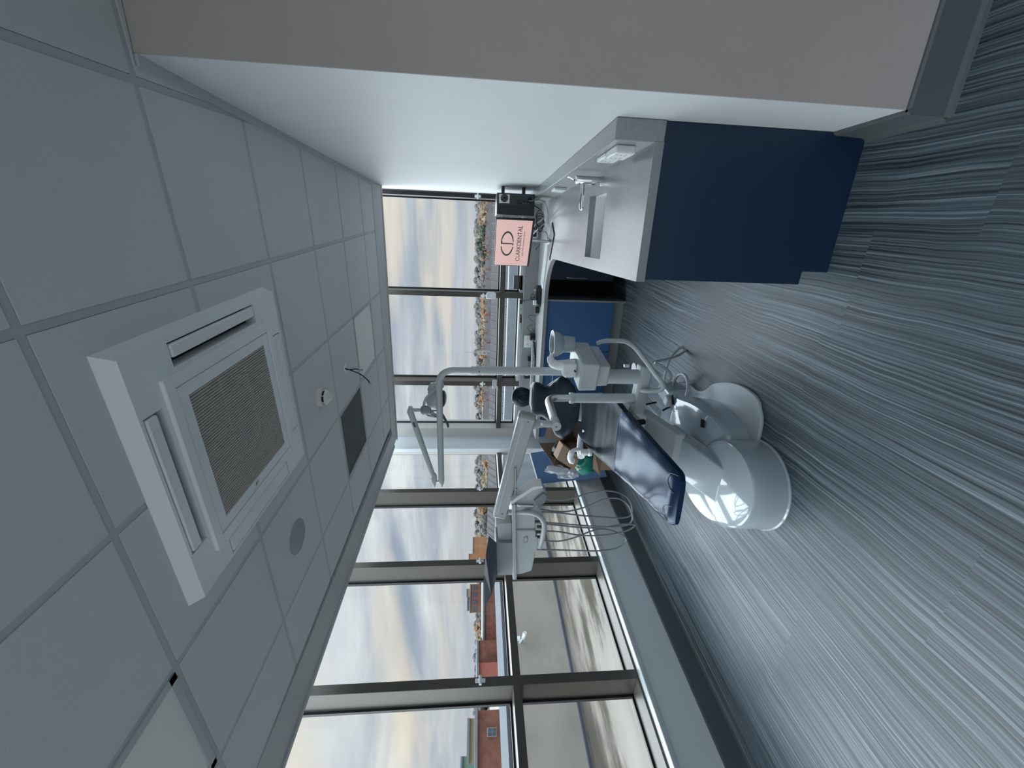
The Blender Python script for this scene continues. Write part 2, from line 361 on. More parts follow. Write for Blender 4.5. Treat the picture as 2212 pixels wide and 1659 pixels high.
regA = [V((-2.275, 4.50, 0)), V((-2.42, 1.2, 0)), V((-2.66, YB, 0)), V((.45, YB, 0)), V((.45, 4.373, 0))]       # room
regB = [V((.45, YN-.005, 0)), V((.45, YB, 0)), V((4.0, YB, 0)), V((4.0, YN-.005, 0))]                                # side bay
open_tiles = set()
tiles = MB(); g = .0125
for reg in (regA, regB):
    for i in range(-8, 8):
        for j in range(-2, 12):
            if reg is regA and (i, j) in {(3, 1), (2, 0), (3, 5)}: continue
            q = [gw(i, j, 0)+GI*g/.6+GJ*g/.6, gw(i+1, j, 0)-GI*g/.6+GJ*g/.6, gw(i+1, j+1, 0)-GI*g/.6-GJ*g/.6, gw(i, j+1, 0)+GI*g/.6-GJ*g/.6]
            q = clip(q, reg)
            if len(q) < 3: continue
            n = len(q); tiles.add([p+V((0, 0, CZ-.0015)) for p in q]+[p+V((0, 0, CZ+.016)) for p in q], [tuple(range(n))[::-1], tuple(range(n, 2*n))]+[(k, (k+1) % n, (k+1) % n+n, k+n) for k in range(n)])
st(tiles.build('ceiling', 'tile'))
bars = MB()
for reg in (regA, regB):
    for i in range(-8, 9):
        q = clip([gw(i, -3, 0)-GI*.019, gw(i, -3, 0)+GI*.019, gw(i, 14, 0)+GI*.019, gw(i, 14, 0)-GI*.019], reg)
        if len(q) > 2: bars.add([p+V((0, 0, CZ+.001)) for p in q]+[p+V((0, 0, CZ+.012)) for p in q], [tuple(range(len(q)))[::-1], tuple(range(len(q), 2*len(q)))])
    for j in range(-2, 12):
        q = clip([gw(-9, j, 0)-GJ*.019, gw(-9, j, 0)+GJ*.019, gw(9, j, 0)+GJ*.019, gw(9, j, 0)-GJ*.019], reg)
        if len(q) > 2: bars.add([p+V((0, 0, CZ+.0012)) for p in q]+[p+V((0, 0, CZ+.0122)) for p in q], [tuple(range(len(q)))[::-1], tuple(range(len(q), 2*len(q)))])
st(bars.build('ceiling_grid', 'tbar'))

# margins
def slab(poly, z0, z1, name, m):
    n = len(poly); b = MB().add([V((p[0], p[1], z0)) for p in poly]+[V((p[0], p[1], z1)) for p in poly], [tuple(range(n))[::-1], tuple(range(n, 2*n))]+[(k, (k+1) % n, (k+1) % n+n, k+n) for k in range(n)])
    return st(b.build(name, m))
EL = lambda s: L0 + LD*s + LN*.20          # room-side edge of the left margin
e0, e1 = EL(SE), EL(2.62)
slab([(e1.x+.02, 4.73), (e0.x+.02, YB), (4.2, YB), (4.2, YN+.1), (XW+.1, YN+.1), (XW+.1, 4.73)], CZ+.03, CZ+.34, 'ceiling_void', 'gap')
slab([(-2.275, 4.50), (-2.42, 1.2), (-2.66, YB), (e0.x, YB), (e1.x, 4.745)], CZ-.006, CZ+.3, 'trim_2', 'tbar')
slab([(-2.275, 4.50), (.405, 4.375), (XW, 4.36), (XW, 4.745), (e1.x, 4.745)], CZ-.008, CZ+.3, 'trim_3', 'tbar')
slab([(.45, 4.374), (.45, YN), (XW, YN), (XW, 4.38)], CZ-.010, CZ+.3, 'trim_4', 'tbar')
st(MB().box(e1.x-.02, XW, 4.735, 4.765, CZ-.02, CZ+.3).build('trim_5', 'beige'))
st(MB().obox(EL(SE)+V((0, 0, CZ-.018)), LD*(2.62-SE), -LN*.03, (0, 0, .3)).build('trim_6', 'tbar'))

# ================================================================== WINDOWS
ZT = 3.02
def win_left(n, s0, s1, handle_s=None):
    o = D.objects.new('window_%d' % n, None); C.objects.link(o); o.location = LP((s0+s1)/2, .2, .46); st(o)
    for nm, z0, z1 in (('upper_pane', 1.372, ZT), ('lower_pane', .482, 1.318)):
        b = MB(); lbox(b, s0+.002, s1-.002, .246, .252, z0, z1); b.build(nm, 'glass', o)
        k = MB(); w_ = .016
        for a in ((s0, s0+w_, z0, z1), (s1-w_, s1, z0, z1), (s0, s1, z0, z0+w_), (s0, s1, z1-w_, z1)): lbox(k, a[0], a[1], .235, .262, a[2], a[3])
        k.build('gasket', 'gasket', o)
    t = MB(); lbox(t, s0, s1, .05, .24, 1.316, 1.373); t.build('transom', 'frame', o, bevel=.003)
    t = MB(); lbox(t, s0, s1, .05, .28, .435, .483); t.build('bottom_rail', 'frame', o, bevel=.003)
    return o
cent = [-.016+1.035*k for k in range(-4, 3)]
for k, c_ in enumerate(cent):
    b = MB(); lbox(b, c_-.0325, c_+.0325, .05, .27, .435, ZT); st(b.build('trim_%d' % (10+k), 'frame', bevel=.003))
wn = 1
for a, c_ in zip(cent, cent[1:]): win_left(wn, a+.0325, c_-.0325); wn += 1
win_left(wn, cent[-1]+.0325, 3.10); wn += 1
b = MB(); lbox(b, 2.815, 2.90, .045, .075, .43, ZT); st(b.build('trim_20', 'beige'))
b = MB(); lbox(b, SE, 2.78, -.025, .06, .432, .468); st(b.build('windowsill_left', 'sill', bevel=.006))
def win_back(n, x0, x1):
    o = D.objects.new('window_%d' % n, None); C.objects.link(o); o.location = ((x0+x1)/2, 5.15, 1.1); st(o)
    for nm, z0, z1 in (('upper_pane', 1.380, ZT), ('lower_pane', 1.135, 1.322)):
        MB().box(x0+.002, x1-.002, 5.238, 5.244, z0, z1).build(nm, 'glass', o)
        k = MB(); w_ = .016
        for a in ((x0, x0+w_, z0, z1), (x1-w_, x1, z0, z1), (x0, x1, z0, z0+w_), (x0, x1, z1-w_, z1)): k.box(a[0], a[1], 5.228, 5.254, a[2], a[3])
        k.build('gasket', 'gasket', o)
    MB().box(x0, x1, 5.05, 5.232, 1.322, 1.380).build('transom', 'frame', o, bevel=.003)
    MB().box(x0, x1, 5.06, 5.26, 1.095, 1.135).build('bottom_rail', 'sill', o, bevel=.003)
    return o
for k, x in enumerate((-1.80, -.645)): st(MB().box(x-.031, x+.031, 5.05, 5.26, 1.09, ZT).build('trim_%d' % (21+k), 'frame', bevel=.003))
st(MB().box(.43, .470, 5.05, 5.26, 1.09, ZT).build('trim_23', 'gasket'))
st(MB().box(.470, XW+.14, 5.04, 5.30, 0, ZT).build('trim_24', 'frame'))
win_back(wn, -2.45, -1.831); win_back(wn+1, -1.769, -.676); win_back(wn+2, -.614, .43)
st(MB().box(-2.45, .43, 5.065, 5.10, 1.086, 1.10).build('windowsill_back', 'sill', bevel=.004))
# little white stays and covers on the mullions
def latch(p, along, out, name, lab, s=1.0):
    t = thing(name, p, lab, 'window catch', 'white window catches on the mullions')
    p = V(p); along = V(along); out = V(out); up = V((0, 0, 1))
    MB().obox(p-along*.014*s-up*.035*s, along*.028*s, out*.010*s, up*.07*s).build('plate', 'white', t, bevel=.003)
    MB().obox(p-along*.030*s-up*.010*s, along*.060*s, out*.022*s, up*.020*s).build('lever', 'white', t, bevel=.004)
for s_, nm in ((cent[4], 'second from the near end'), (cent[5], 'behind the instrument head'), (cent[6], 'nearest the corner column')):
    latch(LP(s_+.005, .05, 1.60), LD, LN, 'window_catch', 'white catch on the left window mullion, ' + nm)
latch((-1.80, 5.05, 1.575), (1, 0, 0), (0, -1, 0), 'window_catch', 'white catch on the back mullion beside the lamp pole')
latch((-.655, 5.05, 1.58), (1, 0, 0), (0, -1, 0), 'window_catch', 'white catch on the back mullion left of the monitor')
latch((.45, 5.05, 1.66), (1, 0, 0), (0, -1, 0), 'window_catch', 'white catch at the right end of the back window')
o = MB(); o.prism([(-.04, 0), (.03, 0), (.045, .03), (.045, .09), (.03, .12), (-.04, .12)], (-.65, 5.05, 1.425), (1, 0, 0), (0, 0, 1), (0, -.03, 0))
tag(o.build('cable_cover', 'white', bevel=.008), 'pale curved plastic cover on the back mullion left of the monitor', 'cover')
o = MB().box(-1.86, -1.74, 5.02, 5.05, 1.385, 1.445)
tag(o.build('sensor_cover', 'lgrey', bevel=.006), 'pale grey oblong cover at the back window transom by the lamp pole', 'cover')
# ================================================================== CEILING FITTINGS
Z3 = lambda z: V((0, 0, z))
def gq(i0, i1, j0, j1, z): return [gw(i0, j0, z), gw(i1, j0, z), gw(i1, j1, z), gw(i0, j1, z)]
def frustum(mb, i0, i1, j0, j1, z0, ins, z1): return mb.hexa(gq(i0, i1, j0, j1, z0), gq(i0+ins, i1-ins, j0+ins, j1-ins, z1))
ac = thing('ceiling_cassette', gw(1.98, 4.0, CZ), 'square white air conditioning cassette with a brown-grey centre grille, hung below the ceiling', 'air conditioner')
I0, I1, J0, J1 = 1.175, 2.775, 3.19, 4.79; zb = CZ-.052
# face panel built as a ring of pieces so that the four air slots are real openings
def ring_piece(mb, a0, a1, b0, b1): mb.hexa(gq(a0, a1, b0, b1, CZ-.002), gq(a0, a1, b0, b1, zb))
slots = [(1.53, 2.42, J1-.19, J1-.055), (1.53, 2.42, J0+.055, J0+.19), (I0+.055, I0+.19, 3.55, 4.44), (I1-.19, I1-.055, 3.55, 4.44)]
mb = MB()
xs = sorted({I0+.035, I1-.035, 1.53, 2.42, I0+.055, I0+.19, I1-.19, I1-.055}); ys = sorted({J0+.035, J1-.035, 3.55, 4.44, J0+.055, J0+.19, J1-.19, J1-.055})
for a0, a1 in zip(xs, xs[1:]):
    for b0, b1 in zip(ys, ys[1:]):
        ca, cb_ = (a0+a1)/2, (b0+b1)/2
        if any(s[0] < ca < s[1] and s[2] < cb_ < s[3] for s in slots): continue
        ring_piece(mb, a0, a1, b0, b1)
mb.build('face_panel', 'white', ac)
mb = MB(); o4, i4 = gq(I0, I1, J0, J1, CZ-.001), gq(I0+.035, I1-.035, J0+.035, J1-.035, zb)
for k in range(4):
    a, b_, c_, d_ = o4[k], o4[(k+1) % 4], i4[(k+1) % 4], i4[k]
    up = V((0, 0, .0008)); mb.hexa([a, b_, c_, d_], [a+up, b_+up, c_+up, d_+up])
mb.build('bevelled_edge', 'white', ac)
mb = MB()
for s in slots: mb.hexa(gq(s[0]-.01, s[1]+.01, s[2]-.01, s[3]+.01, CZ-.004), gq(s[0]-.01, s[1]+.01, s[2]-.01, s[3]+.01, CZ-.008))
mb.build('slot_lining', 'dark', ac)
for n_, s in enumerate(slots):
    f = MB()
    if n_ == 0: f.hexa(gq(s[0]+.012, s[1]-.012, s[2]+.048, s[3]-.012, zb+.014), gq(s[0]+.012, s[1]-.012, s[2]+.048, s[3]-.01, zb-.004))
    elif n_ == 1: f.hexa(gq(s[0]+.012, s[1]-.012, s[2]+.006, s[3]-.01, zb+.014), gq(s[0]+.012, s[1]-.012, s[2]+.006, s[3]-.01, zb-.002))
    elif n_ == 2: f.hexa(gq(s[0]+.012, s[1]-.048, s[2]+.012, s[3]-.012, zb+.014), gq(s[0]+.012, s[1]-.048, s[2]+.012, s[3]-.012, zb-.004))
    else: f.hexa(gq(s[0]+.01, s[1]-.006, s[2]+.012, s[3]-.012, zb+.014), gq(s[0]+.01, s[1]-.006, s[2]+.012, s[3]-.012, zb-.002))
    f.build('air_flap', 'white', ac, bevel=.006)
# raised inner frame with grille
ic, jc = 1.975, 3.99
mb = MB()
def fr(mb, h0, h1, z0, z1):
    for a in ((ic-h1, ic+h1, jc-h1, jc-h0), (ic-h1, ic+h1, jc+h0, jc+h1), (ic-h1, ic-h0, jc-h0, jc+h0), (ic+h0, ic+h1, jc-h0, jc+h0)): mb.hexa(gq(*a, z0), gq(*a, z1))
fr(mb, .515, .585, zb, zb-.016); mb.build('raised_surround', 'white', ac, bevel=.003)
mb = MB(); fr(mb, .435, .508, zb, zb-.013); mb.build('grille_frame', 'white', ac, bevel=.002)
mb = MB(); mb.hexa(gq(ic-.515, ic+.515, jc-.515, jc+.515, zb-.0005), gq(ic-.515, ic+.515, jc-.515, jc+.515, zb-.003)); mb.build('grille_backing', 'gap', ac)
MT['slat'] = mat('dusty_grille_slats', (.50, .48, .44), .6)
mb = MB(); ns = 48
for k in range(ns):
    a = ic-.435+.87*(k+.5)/ns; hw = .87/ns*.36
    mb.hexa(gq(a-hw, a+hw, jc-.435, jc+.435, zb-.003), gq(a-hw*.6, a+hw*.6, jc-.435, jc+.435, zb-.012))
for q in (-.15, .15): mb.hexa(gq(ic-.435, ic+.435, jc+q-.006, jc+q+.006, zb-.003), gq(ic-.435, ic+.435, jc+q-.006, jc+q+.006, zb-.009))
sl_ = mb.build('grille_slats', MT['slat'], ac); sl_['kind'] = 'stuff'
text('JET', .018, gw(ic+.475, jc+.05, zb-.0136), -GJ, GI*-1, 'dgrey', ac, 'badge')
# speaker
p = gw(3.50, 3.50, CZ); sp = thing('ceiling_speaker', p, 'round grey ceiling speaker in the tile next to the air conditioning cassette', 'speaker')
MB().lathe(p+Z3(-.001), [(.10, 0), (.10, -.004), (.097, -.006), (.0, -.006)][::-1], n=48).build('grille', mat('speaker_mesh', (.36, .39, .41), .6, bump=(900, .5)), sp, smooth=True)
MB().tube([p+V((math.cos(a)*.101, math.sin(a)*.101, -.003)) for a in [2*PI*k/48 for k in range(49)]], .0022, 6).build('rim', 'tbar', sp, smooth=True)
# smoke detector
p = gw(2.50, 2.49, CZ); sd = thing('smoke_detector', p, 'round cream smoke detector on a ceiling tile beyond the cassette', 'smoke detector')
MT['cream2'] = mat('aged_white_plastic', (.74, .73, .66), .35)
MB().lathe(p+Z3(-.002), [(0, -.030), (.058, -.030), (.062, -.006), (.062, 0)], n=40).build('base', MT['cream2'], sd, smooth=True)
MB().lathe(p+Z3(-.002), [(0, -.048), (.042, -.048), (.042, -.030), (.0, -.030)], n=40).build('sensing_slot', 'dark', sd)
MB().lathe(p+Z3(-.002), [(0, -.086), (.014, -.082), (.030, -.066), (.048, -.050), (.050, -.045), (.036, -.045), (0, -.045)], n=40).build('cap', MT['cream2'], sd, smooth=True)
for k in range(6):
    a = k*PI/3; MB().cbox(p+V((math.cos(a)*.046, math.sin(a)*.046, -.038)), .005, .005, .018, a).build('vane', MT['cream2'], sd)
# cable with two plugs poking out of a tile
p = gw(2.525, 1.58, CZ); cc = thing('ceiling_cable', p, 'two short black cables with plugs dangling from a ceiling tile', 'cable')
MB().lathe(p+Z3(-.003), [(0, -.003), (.035, -.003), (.035, 0)], n=24).build('grommet', 'white', cc)
pp = at(781, 799, p.y-.02); q = at(799, 829, p.y-.05)
MB().tube(smooth_path([p, p+V((-.01, -.01, -.03)), p+(pp-p)*.55+Z3(-.01), pp]), .0045, 8).build('cable', 'black', cc, smooth=True)
MB().tube(smooth_path([p, p+(q-p)*.35+Z3(-.045), p+(q-p)*.75+Z3(-.03), q]), .0045, 8).build('cable', 'black', cc, smooth=True)
MB().cyl(pp-V((0, 0, -.02)), pp-Z3(.012), .007).build('plug', 'steel', cc)
MB().cyl(q+Z3(.004), q-Z3(.018), .007).build('plug', 'steel', cc)
# lay-in fittings: pale diffuser by the back window, open dark tile, lit-looking pale panel near the left window
def panel(i, j, m, name, label, cat, z=CZ, e=.022):
    t = thing(name, gw(i+.5, j+.5, CZ), label, cat)
    f = MB()
    for a in ((i+.02, i+.98, j+.02, j+.02+e), (i+.02, i+.98, j+.98-e, j+.98), (i+.02, i+.02+e, j+.02, j+.98), (i+.98-e, i+.98, j+.02, j+.98)): f.hexa(gq(*a, CZ-.004), gq(*a, CZ+.02))
    f.build('frame', 'tbar', t)
    MB().hexa(gq(i+.02+e, i+.98-e, j+.02+e, j+.98-e, z), gq(i+.02+e, i+.98-e, j+.02+e, j+.98-e, z+.006)).build('panel', m, t)
    return t
MT['diff'] = mat('opal_diffuser', (.86, .87, .84), .5)
panel(2, 0, 'diff', 'ceiling_light', 'square unlit ceiling light panel close to the back window', 'ceiling light', CZ+.003)
panel(3, 5, 'diff', 'ceiling_light', 'square unlit ceiling light panel at the corner near the left windows, cut by the frame', 'ceiling light', CZ+.006, .05)
panel(3, 1, mat('dark_vent_panel', (.10, .115, .115), .8, bump=(500, .6)), 'ceiling_vent', 'dark grey square vent panel set in the ceiling grid', 'ceiling vent', CZ+.004, .012)

# ================================================================== WORKTOPS AND CABINETS
WT = .925
# continuous L-shaped worktop with a coved inner corner and a cut-out for the sink
def arc(c, r, a0, a1, n=10): return [(c[0]+r*math.cos(R(a0+(a1-a0)*k/n)), c[1]+r*math.sin(R(a0+(a1-a0)*k/n))) for k in range(n+1)]
FX, FY, WY0 = -.158, 4.435, 1.852
UX, UY = .400, 5.012
sx0, sx1, sy0, sy1 = -.088, .285, 2.47, 2.84
inn = arc((FX-.42, FY-.42), .42, 0, 90)                                            # concave corner
outline = [(FX, WY0), (FX, FY-.42)]+inn[1:]+[(-2.30, FY), (-2.30, 5.064), (XW, 5.064), (XW, WY0)]
wt = thing('worktop', (0, 3, WT), 'L-shaped speckled grey worktop with upstand running along the right wall and the back window', 'worktop')
mb = MB(); z0, z1 = .885, WT
def poly_slab(mb, poly, z0, z1):
    n = len(poly); return mb.add([V((p[0], p[1], z0)) for p in poly]+[V((p[0], p[1], z1)) for p in poly], [tuple(range(n))[::-1], tuple(range(n, 2*n))]+[(k, (k+1) % n, (k+1) % n+n, k+n) for k in range(n)])
poly_slab(mb, [(FX, WY0), (FX, sy0), (UX+.002, sy0), (UX+.002, WY0)], z0, z1)
poly_slab(mb, [(FX, sy0), (FX, sy1), (sx0, sy1), (sx0, sy0)], z0, z1)
poly_slab(mb, [(sx1, sy0), (sx1, sy1), (UX+.002, sy1), (UX+.002, sy0)], z0, z1)
poly_slab(mb, [(FX, sy1), (FX, FY-.42)]+inn[1:]+[(FX-.42, UY+.002), (UX+.002, UY+.002), (UX+.002, sy1)], z0, z1)
poly_slab(mb, [(FX-.42, FY), (-2.30, FY), (-2.30, UY+.002), (FX-.42, UY+.002)], z0, z1)
mb.build('top_slab', 'stone', wt)
mb = MB(); poly_slab(mb, [(UX, WY0), (XW-.001, WY0), (XW-.001, 5.062), (-2.30, 5.062), (-2.30, UY), (UX, UY)], z0+.0, 1.093)
mb.build('upstand', 'stone', wt, bevel=.004)
# undermounted sink
sk = thing('sink', ((sx0+sx1)/2, (sy0+sy1)/2, WT), 'white rectangular basin sunk into the worktop', 'sink')
mb = MB(); t_ = .012; zb2 = .825
mb.box(sx0-t_, sx1+t_, sy0-t_, sy1+t_, zb2-t_, zb2); mb.box(sx0-t_, sx0, sy0-t_, sy1+t_, zb2, z0); mb.box(sx1, sx1+t_, sy0-t_, sy1+t_, zb2, z0); mb.box(sx0, sx1, sy0-t_, sy0, zb2, z0); mb.box(sx0, sx1, sy1, sy1+t_, zb2, z0)
mb.build('basin', mat('white_basin', (.92, .93, .93), .3), sk)
MB().lathe((.1, 2.65, zb2), [(0, .002), (.03, .002), (.034, 0)], n=24).build('drain', 'chrome', sk)
# mixer tap
tp = V((.345, 2.60, WT)); tap = thing('tap', tp, 'chrome lever mixer tap standing behind the sink', 'tap')
MB().lathe(tp, [(.026, 0), (.026, .004), (.0235, .006), (.0235, .150), (.021, .156), (0, .157)], n=40).build('body', 'chrome', tap, smooth=True)
MB().tube(round_path([tp+V((-.01, -.005, .112)), tp+V((-.150, -.012, .112)), tp+V((-.155, -.012, .104))], .012), .0125, 20).build('spout', 'chrome', tap, smooth=True)
mb = MB(); mb.tube(smooth_path([tp+V((.0, .012, .158)), tp+V((.02, .07, .172)), tp+V((.03, .12, .180))]), [.007]+[.0055]*15+[.004], 12); mb.build('lever', 'chrome', tap, smooth=True)
# sockets on the right upstand (facing into the room), each slightly proud
def socket_x(y0, y1, zc0, zc1, label, depth=.028, double=True):
    t = thing('wall_socket', (UX, (y0+y1)/2, (zc0+zc1)/2), label, 'socket', 'white sockets along the upstand')
    MB().box(UX-depth, UX, y0, y1, zc0, zc1).build('faceplate', 'white', t, bevel=.006)
    n = 2 if double else 1
    for k in range(n):
        yc = y0+(y1-y0)*(k+.5)/n; zc = (zc0+zc1)/2; h = MB()
        h.box(UX-depth-.0004, UX-depth+.001, yc-.003, yc+.003, zc+.004, zc+.013); h.box(UX-depth-.0004, UX-depth+.001, yc-.014, yc-.006, zc-.014, zc-.010); h.box(UX-depth-.0004, UX-depth+.001, yc+.006, yc+.014, zc-.014, zc-.010)
        h.build('pin_holes', 'dark', t)
        MB().box(UX-depth-.003, UX-depth, yc-.006, yc+.006, zc+.022, zc+.034).build('switch', 'white', t, bevel=.001)
socket_x(1.925, 2.075, .975, 1.062, 'white double socket on the upstand, nearest the worktop end', .034)
socket_x(2.09, 2.235, .975, 1.062, 'white double switch plate on the upstand just behind the nearest socket', .022)
socket_x(3.44, 3.60, .965, 1.06, 'white double socket on the upstand behind the tap lever', .022)
socket_x(4.19, 4.34, .965, 1.055, 'white double socket on the upstand close to the wall-mounted computer', .022)
# end panel and plinth of the right run
ep = thing('end_panel', (.16, 1.87, 0), 'dark navy end panel closing the worktop run, notched for the plinth', 'panel')
mb = MB(); mb.prism([(XW-.003, .0), (-.088, .0), (-.088, .122), (-.094, .128), (-.148, .128), (-.148, .884), (XW-.003, .884)], (0, 1.862, 0), (1, 0, 0), (0, 0, 1), (0, .018, 0)); mb.build('board', 'navy', ep, bevel=.0015)
MB().box(-.086, -.070, 1.881, 4.40, .0, .124).build('plinth', 'plinth', ep)
def cabinet(x0, x1, y0, y1, label, face, name='base_cabinet', door=None, side=None, m='navyl', group=None):
    t = thing(name, ((x0+x1)/2, (y0+y1)/2, 0), label, 'cabinet', group)
    MB().box(x0, x1, y0, y1, .125, .884).build('carcass', 'navy', t)
    return t
# right run carcasses (their fronts face the chair)
for k, (a, b_) in enumerate(((1.882, 2.40), (2.404, 2.92), (2.924, 3.46), (3.464, 3.99))):
    t = cabinet(-.125, XW-.004, a, b_, ['navy cabinet directly behind the end panel', 'navy cabinet under the sink', 'navy cabinet under the worktop just past the sink', 'navy cabinet nearest the coved corner of the worktop'][k], 'x')
    if k == 1:                                                        # leave room for the bowl
        for ch in [c for c in D.objects if c.parent == t]: D.objects.remove(ch)
        MB().box(-.125, XW-.004, a, b_, .125, .77).build('carcass', 'navy', t)
    MB().box(-.145, -.127, a+.002, b_-.002, .130, .880).build('door', 'navy', t, bevel=.001)
# back run
t = thing('corner_cabinet', (-.22, 4.7, 0), 'dark navy corner cabinet door with a bow handle, under the coved worktop', 'cabinet')
MB().box(-.40, XW-.004, 4.62, 5.0, .125, .884).build('carcass', 'navy', t)
dr = MB().box(-.396, .30, 4.598, 4.618, .130, .880).build('door', 'navy', t, bevel=.001)
hp = [V((-.372, 4.597, .42)), V((-.372, 4.575, .45)), V((-.372, 4.562, .55)), V((-.372, 4.575, .65)), V((-.372, 4.597, .68))]
MB().tube(smooth_path(hp), .004, 8).build('handle', 'steel', dr, smooth=True)
st(MB().box(-.62, -.40, 4.95, 4.99, .0, .884).build('trim_30', 'dark'))  # near-black sheet stands for the shade inside the open kneehole
def back_cab(x0, x1, label, z_gap=None, m='navyl', handle=True):
    t = thing('base_cabinet', ((x0+x1)/2, 4.7, 0), label, 'cabinet')
    MB().box(x0, x1, 4.49, 5.0, .125, .884).build('carcass', 'navy', t)
    if z_gap:
        MB().box(x0+.0015, x1-.0015, 4.470, 4.489, .130, z_gap-.002).build('door', m, t, bevel=.001)
        d = MB().box(x0+.0015, x1-.0015, 4.470, 4.489, z_gap+.002, .880).build('drawer', m, t, bevel=.001)
    else: d = MB().box(x0+.0015, x1-.0015, 4.470, 4.489, .130, .880).build('door', m, t, bevel=.001)
    if handle:
        z = z_gap-.03 if z_gap else .80; xa, xb = x0+.10, x1-.10
        MB().tube(round_path([(xa, 4.47, z), (xa, 4.445, z), (xb, 4.445, z), (xb, 4.47, z)], .01), .005, 8).build('handle', 'steel', t, smooth=True)
    MB().box(x0, x1, 4.52, 4.535, 0, .124).build('plinth', 'plinth', t)
    return t
back_cab(-1.182, -.62, 'plain blue cabinet front beside the dark kneehole under the back window', handle=False)
MB_ = MB().box(-.6195, -.600, 4.462, 5.0, 0, .884); tag(MB_.build('side_panel', 'plinth'), 'grey edged side panel next to the dark kneehole', 'panel')
back_cab(-1.78, -1.186, 'blue cabinet with a drawer behind the cuspidor and chair back', .80)
back_cab(-2.285, -1.784, 'blue cabinet at the left end of the back run, behind the chair', .80)
# back upstand sockets
def socket_y(x0, x1, z0, z1, label, group='white sockets on the back upstand'):
    t = thing('wall_socket', ((x0+x1)/2, UY, z0), label, 'socket', group)
    MB().box(x0, x1, UY-.012, UY, z0, z1).build('faceplate', 'white', t, bevel=.004)
    for xc in (x0+(x1-x0)*.25, x0+(x1-x0)*.75):
        h = MB(); zc = (z0+z1)/2-.006; h.box(xc-.003, xc+.003, UY-.0126, UY-.011, zc+.006, zc+.016)
        h.box(xc-.016, xc-.006, UY-.0126, UY-.011, zc-.012, zc-.007); h.box(xc+.006, xc+.016, UY-.0126, UY-.011, zc-.012, zc-.007); h.build('pin_holes', 'dark', t)
        MB().box(xc-.006, xc+.006, UY-.015, UY-.012, z1-.028, z1-.012).build('switch', 'white', t, bevel=.001)
socket_y(-1.285, -1.130, .965, 1.055, 'white double socket on the back upstand above the coiled grey hose')
socket_y(.03, .18, .955, 1.045, 'white double socket behind the monitor stand with black plugs in it')

# ================================================================== THINGS ON THE WORKTOP
# monitor turned towards the chair
mr, ml = V((.180, 4.02, 0)), V((-.252, 4.335, 0)); mx_ = (mr-ml).normalized(); mW = (mr-ml).length; mz0, mz1 = 1.125, 1.487
my_ = V((mx_.y, -mx_.x, 0))                                           # faces the camera
if my_.y > 0: my_ = -my_
mc = (mr+ml)/2
mo = thing('monitor', (mc.x, mc.y, WT), 'flat monitor with a pink screen and large black ring logo', 'monitor')
MB().obox(ml+Z3(mz0), mx_*mW, -my_*.028, Z3(mz1-mz0)).build('casing', 'black', mo, bevel=.003)
MT['screen'] = mat('pink_screen', (.30, .20, .19), .25, emit=((.70, .47, .44), .36))
MB().obox(ml+mx_*.008+my_*.0006+Z3(mz0+.020), mx_*(mW-.016), my_*.0008, Z3(mz1-mz0-.027)).build('screen', MT['screen'], mo)
MT['ink'] = mat('screen_black', (.010, .022, .022), .4)
so_ = ml+mx_*(mW/2)+my_*.002; up = V((0, 0, 1))
def scr(u, z): return so_+mx_*u+up*z
def ringstroke(mb, cu, cz, ru, rz, a0, a1, t0, t1, n=28):    # half ring with swelling stroke
    outer, inn_ = [], []
    for k in range(n+1):
        q = k/n; a = R(a0+(a1-a0)*q); th = t0+(t1-t0)*math.sin(PI*q)
        outer.append((cu+ru*math.cos(a), cz+rz*math.sin(a))); inn_.append((cu+(ru-th)*math.cos(a), cz+(rz-th*.9)*math.sin(a)))
    for k in range(n): 
        q4 = [outer[k], outer[k+1], inn_[k+1], inn_[k]]; mb.prism(q4, so_, mx_, up, my_*.0006)
cz_ = 1.367; lg = MB()
ringstroke(lg, -.014, cz_, .128, .062, 97, 262, .008, .019)            # the C
ringstroke(lg, .012, cz_, .128, .062, 90, -85, .008, .019)             # the D bow
lg.prism([(-.0045, cz_-.042), (.0095, cz_-.056), (.0095, cz_+.060), (-.0045, cz_+.060)], so_, mx_, up, my_*.0006)
lg.prism([(-.0045, cz_+.048), (.03, cz_+.048), (.03, cz_+.060), (-.0045, cz_+.060)], so_, mx_, up, my_*.0006)
lg.prism([(-.015, cz_-.060), (.0095, cz_-.060), (.0095, cz_-.051), (-.015, cz_-.050)], so_, mx_, up, my_*.0006)
lg.build('ring_logo', MT['ink'], mo)
text('CLARKDENTAL', .0590, scr(0.002, 1.232), mx_, up, MT['ink'], mo, 'brand_lettering')
text('surgery design and equipment solutions', .0180, scr(.004, 1.203), mx_, up, MT['ink'], mo, 'tagline_lettering')
mcb = mc-my_*.06
MB().cyl(mcb+Z3(WT+.012), mcb+Z3(1.25), .014).build('stand_pole', 'chrome', mo, smooth=True)
MB().cbox(mcb+my_*.03+Z3(1.25), .08, .05, .09, math.atan2(mx_.y, mx_.x)).build('stand_head', 'black', mo, bevel=.005)
MB().cbox(mcb+Z3(WT+.006), .30, .20, .010, math.atan2(mx_.y, mx_.x)).build('stand_base', 'black', mo, bevel=.004)
